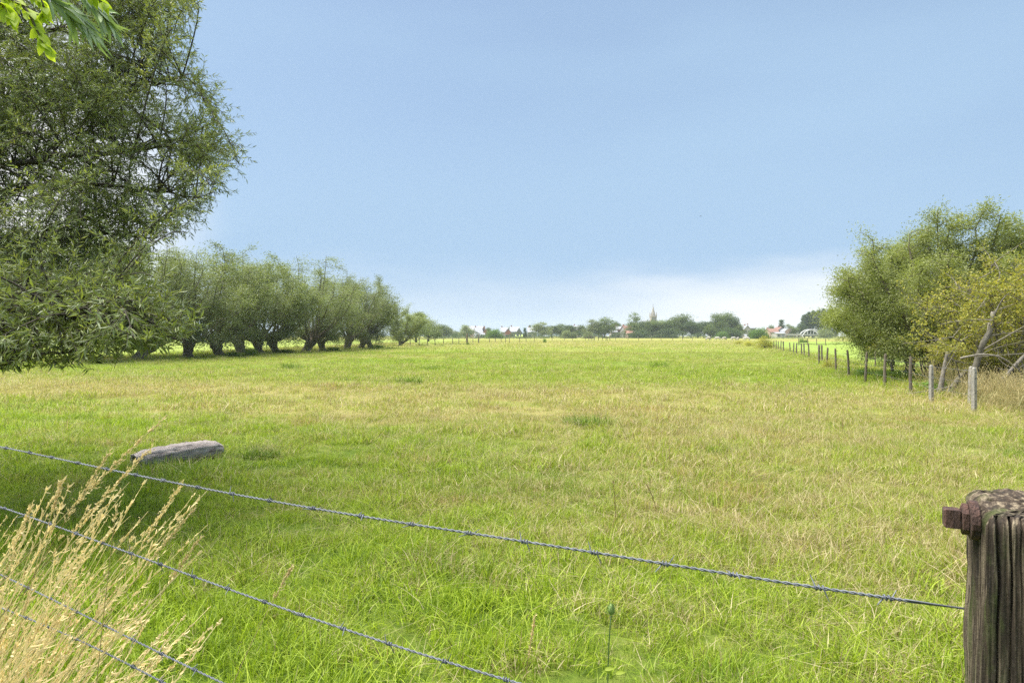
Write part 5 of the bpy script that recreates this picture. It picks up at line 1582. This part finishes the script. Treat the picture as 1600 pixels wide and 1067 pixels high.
def barn():
    d = 425; x0 = (1228 - 800) / F * d
    t = thing('barn', 'round-roofed pale barn between the red roofs and the pale round tree', 'building', (x0, d, 0), 0.1)
    g = Geo(); n = 12; r = 4.2; hw = 3.2
    an = np.linspace(0, np.pi, n)
    ring = [(math.cos(a) * r, math.sin(a) * r * 0.75 + hw) for a in an]
    V = [(x, -6, z) for x, z in ring] + [(x, 6, z) for x, z in ring]
    g.add(V, [(i, i + 1, n + i + 1, n + i) for i in range(n - 1)]); g.obj('roof', M_W['palegrey'], t)
    w_ = Geo(); V = [(-r, -5.8, 0), (r, -5.8, 0)] + [(x, -5.8, z) for x, z in ring]
    w_.add(V, None, [(0, 1, 2)] + [(0, 2 + i, 3 + i) for i in range(n - 1)])
    w_.box((0, 5.8, hw / 2), (2 * r, 0.2, hw)); w_.box((-r, 0, hw / 2), (0.2, 11.4, hw)); w_.box((r, 0, hw / 2), (0.2, 11.4, hw))
    w_.obj('wall', M_W['pink'], t)
    q = Geo(); q.box((0, -5.9, 1.6), (3.4, 0.1, 3.2)); q.obj('door', M_W['grey'], t)
barn()

def church():
    d = 470; x0 = (1020.5 - 800) / F * d
    z = lambda v: (V0 - v) / F * d + H
    t = thing('church', 'grey stone church whose pointed spire rises above the distant trees', 'church', (x0, d, 0), 0.12)
    g = Geo(); tw_ = 4.0; zt = z(495)
    g.box((0, 0, zt / 2), (tw_, tw_, zt)); g.box((0, 0, zt + 0.1), (tw_ + 0.5, tw_ + 0.5, 0.4)); g.box((0, 0, zt * 0.62), (tw_ + 0.3, tw_ + 0.3, 0.3))
    g.obj('tower', M_W['stone'], t)
    s = Geo(); k = 8; an = np.arange(k) / k * 2 * np.pi + np.pi / 8
    zz = z(477); base_ = zt + 0.3
    s.add([(math.cos(a) * 1.9, math.sin(a) * 1.9, base_) for a in an] + [(0, 0, zz)], None, [(i, (i + 1) % k, k) for i in range(k)])
    s.tube([(0, 0, zz - 0.3), (0, 0, zz + 0.9)], 0.08, 4); s.box((0, 0, zz + 0.5), (0.6, 0.1, 0.1))
    s.obj('spire', M_W['stone'], t)
    for sx in (-1, 1):
        for sy_ in (-1, 1):
            p_ = Geo(); p_.tube([(sx * 1.8, sy_ * 1.8, base_ - 0.2), (sx * 1.8, sy_ * 1.8, base_ + 1.5), (sx * 1.8, sy_ * 1.8, base_ + 3.4)], [0.42, 0.4, 0.03], 6); p_.obj('pinnacle', M_W['stone'], t)
    for sx in (-0.8, 0.8):
        q = Geo(); q.box((sx, -tw_ / 2 - 0.02, zt - 2.2), (0.8, 0.12, 2.4)); q.tube([(sx, -tw_ / 2 + 0.04, zt - 1.0), (sx, -tw_ / 2 - 0.08, zt - 1.0)], 0.4, 10); q.obj('louvre', M_W['grey'], t)
    nv = Geo(); V = [(-5, 2, 0), (5, 2, 0), (5, 24, 0), (-5, 24, 0), (-5, 2, 8), (5, 2, 8), (5, 24, 8), (-5, 24, 8), (0, 2, 13), (0, 24, 13)]
    nv.add(V, [(0, 1, 5, 4), (1, 2, 6, 5), (2, 3, 7, 6), (3, 0, 4, 7)], [(4, 5, 8), (6, 7, 9)]); nv.obj('nave', M_W['stone'], t)
    rf = Geo(); 
    for s_ in (-1, 1):
        rf.add([(s_ * 5.4, 1.8, 7.7), (0, 1.8, 13.1), (0, 24.3, 13.1), (s_ * 5.4, 24.3, 7.7), (s_ * 5.4, 1.8, 7.95), (0, 1.8, 13.35), (0, 24.3, 13.35), (s_ * 5.4, 24.3, 7.95)], [(0, 1, 2, 3), (4, 5, 6, 7), (0, 4, 7, 3), (0, 1, 5, 4), (3, 2, 6, 7)])
    rf.obj('roof', M_W['grey'], t)
church()

def bridge():
    d = 390; s = d / F
    x0 = (1267 - 800) * s
    z = lambda v: (V0 - v) * s + H
    t = thing('arch_bridge', 'white tied-arch bridge spanning in front of the poplars', 'bridge', (x0, d, 0), 0.0)
    hw = 15.5 * s
    for yy in (-2.2, 2.2):
        g = Geo(); an = np.linspace(0.0, np.pi, 26)
        P = np.stack([np.cos(an) * hw, np.full(26, yy), np.sin(an) * (z(514.5) - 0.6) + 0.4], 1)
        g.tube(P, 0.30, 8); g.obj('arch', M_FRAME, t)
        for f in (-0.5, -0.2, 0.12, 0.42):
            h_ = Geo(); zt = math.sqrt(1 - f * f) * (z(514.5) - 0.6) + 0.4
            h_.tube([(f * hw, yy, z(522.5)), ((f + 0.06) * hw, yy, zt)], 0.10, 5); h_.obj('hanger', M_FRAME, t)
    k = Geo(); k.box((-8, 0, z(523.2)), (2 * hw + 16, 4.0, 0.7)); k.obj('deck', M_FRAME, t)
    r_ = Geo(); r_.box((-8, -2.05, z(521.6)), (2 * hw + 16, 0.06, 0.10)); r_.box((-8, -2.05, z(522.1)), (2 * hw + 16, 0.06, 0.08)); r_.obj('railing', M_FRAME, t)
    for fx in (-hw - 15.6, -hw - 8, -hw - 1.2, 0.25 * hw):
        p_ = Geo(); p_.box((fx, 0, (z(523.2) - 0.35) / 2), (0.9, 2.6, z(523.2) - 0.35)); p_.obj('pier', M_W['white'], t)
bridge()

# small bird high over the meadow
def bird():
    p_ = U(1095, 338, 45)
    t = thing('bird', 'tiny dark bird flying high over the right half of the meadow', 'bird', tuple(p_), 0.5, (0.5, 0.5, 0.5))
    g = Geo(); g.tube([(-0.12, 0, 0), (-0.05, 0, 0), (0.04, 0, 0.01), (0.09, 0, 0.02), (0.12, 0, 0.015)], [0.008, 0.03, 0.032, 0.02, 0.003], 8)
    g.obj('body', plain('bird_dark', (0.03, 0.03, 0.035), 0.8), t, True)
    for s in (-1, 1):
        w_ = Geo(); V = []
        for f, (xl, xt, zz) in enumerate([(0.05, -0.04, 0.0), (0.055, -0.03, 0.05), (0.02, -0.04, 0.04), (-0.06, -0.065, 0.01)]):
            for th in (0, 0.004): V += [(xl, s * f * 0.075, zz + th), (xt, s * f * 0.075, zz + th)]
        Q = []
        for f in range(3):
            a = f * 4; Q += [(a, a + 1, a + 5, a + 4), (a + 2, a + 3, a + 7, a + 6), (a, a + 2, a + 6, a + 4), (a + 1, a + 3, a + 7, a + 5)]
        w_.add(V, Q); w_.obj('wing', bpy.data.materials['bird_dark'], t)
bird()

# ------------------------------------------------------------------ haze (air) round the whole scene
hz = Geo(); hz.box((0, 700, 15), (3020, 1620, 32))
ho = hz.obj('haze', None); ho['kind'] = 'stuff'; ho['label'] = 'thin pale summer haze over the meadow and village'
hm = bpy.data.materials.new('haze'); hm.use_nodes = True; t = hm.node_tree
for n in list(t.nodes): t.nodes.remove(n)
ou = N('ShaderNodeOutputMaterial', t); pv = N('ShaderNodeVolumePrincipled', t)
pv.inputs['Color'].default_value = (0.78, 0.87, 1.0, 1); pv.inputs['Density'].default_value = 0.00022; pv.inputs['Anisotropy'].default_value = 0.2
t.links.new(pv.outputs[0], ou.inputs['Volume']); ho.data.materials.append(hm)
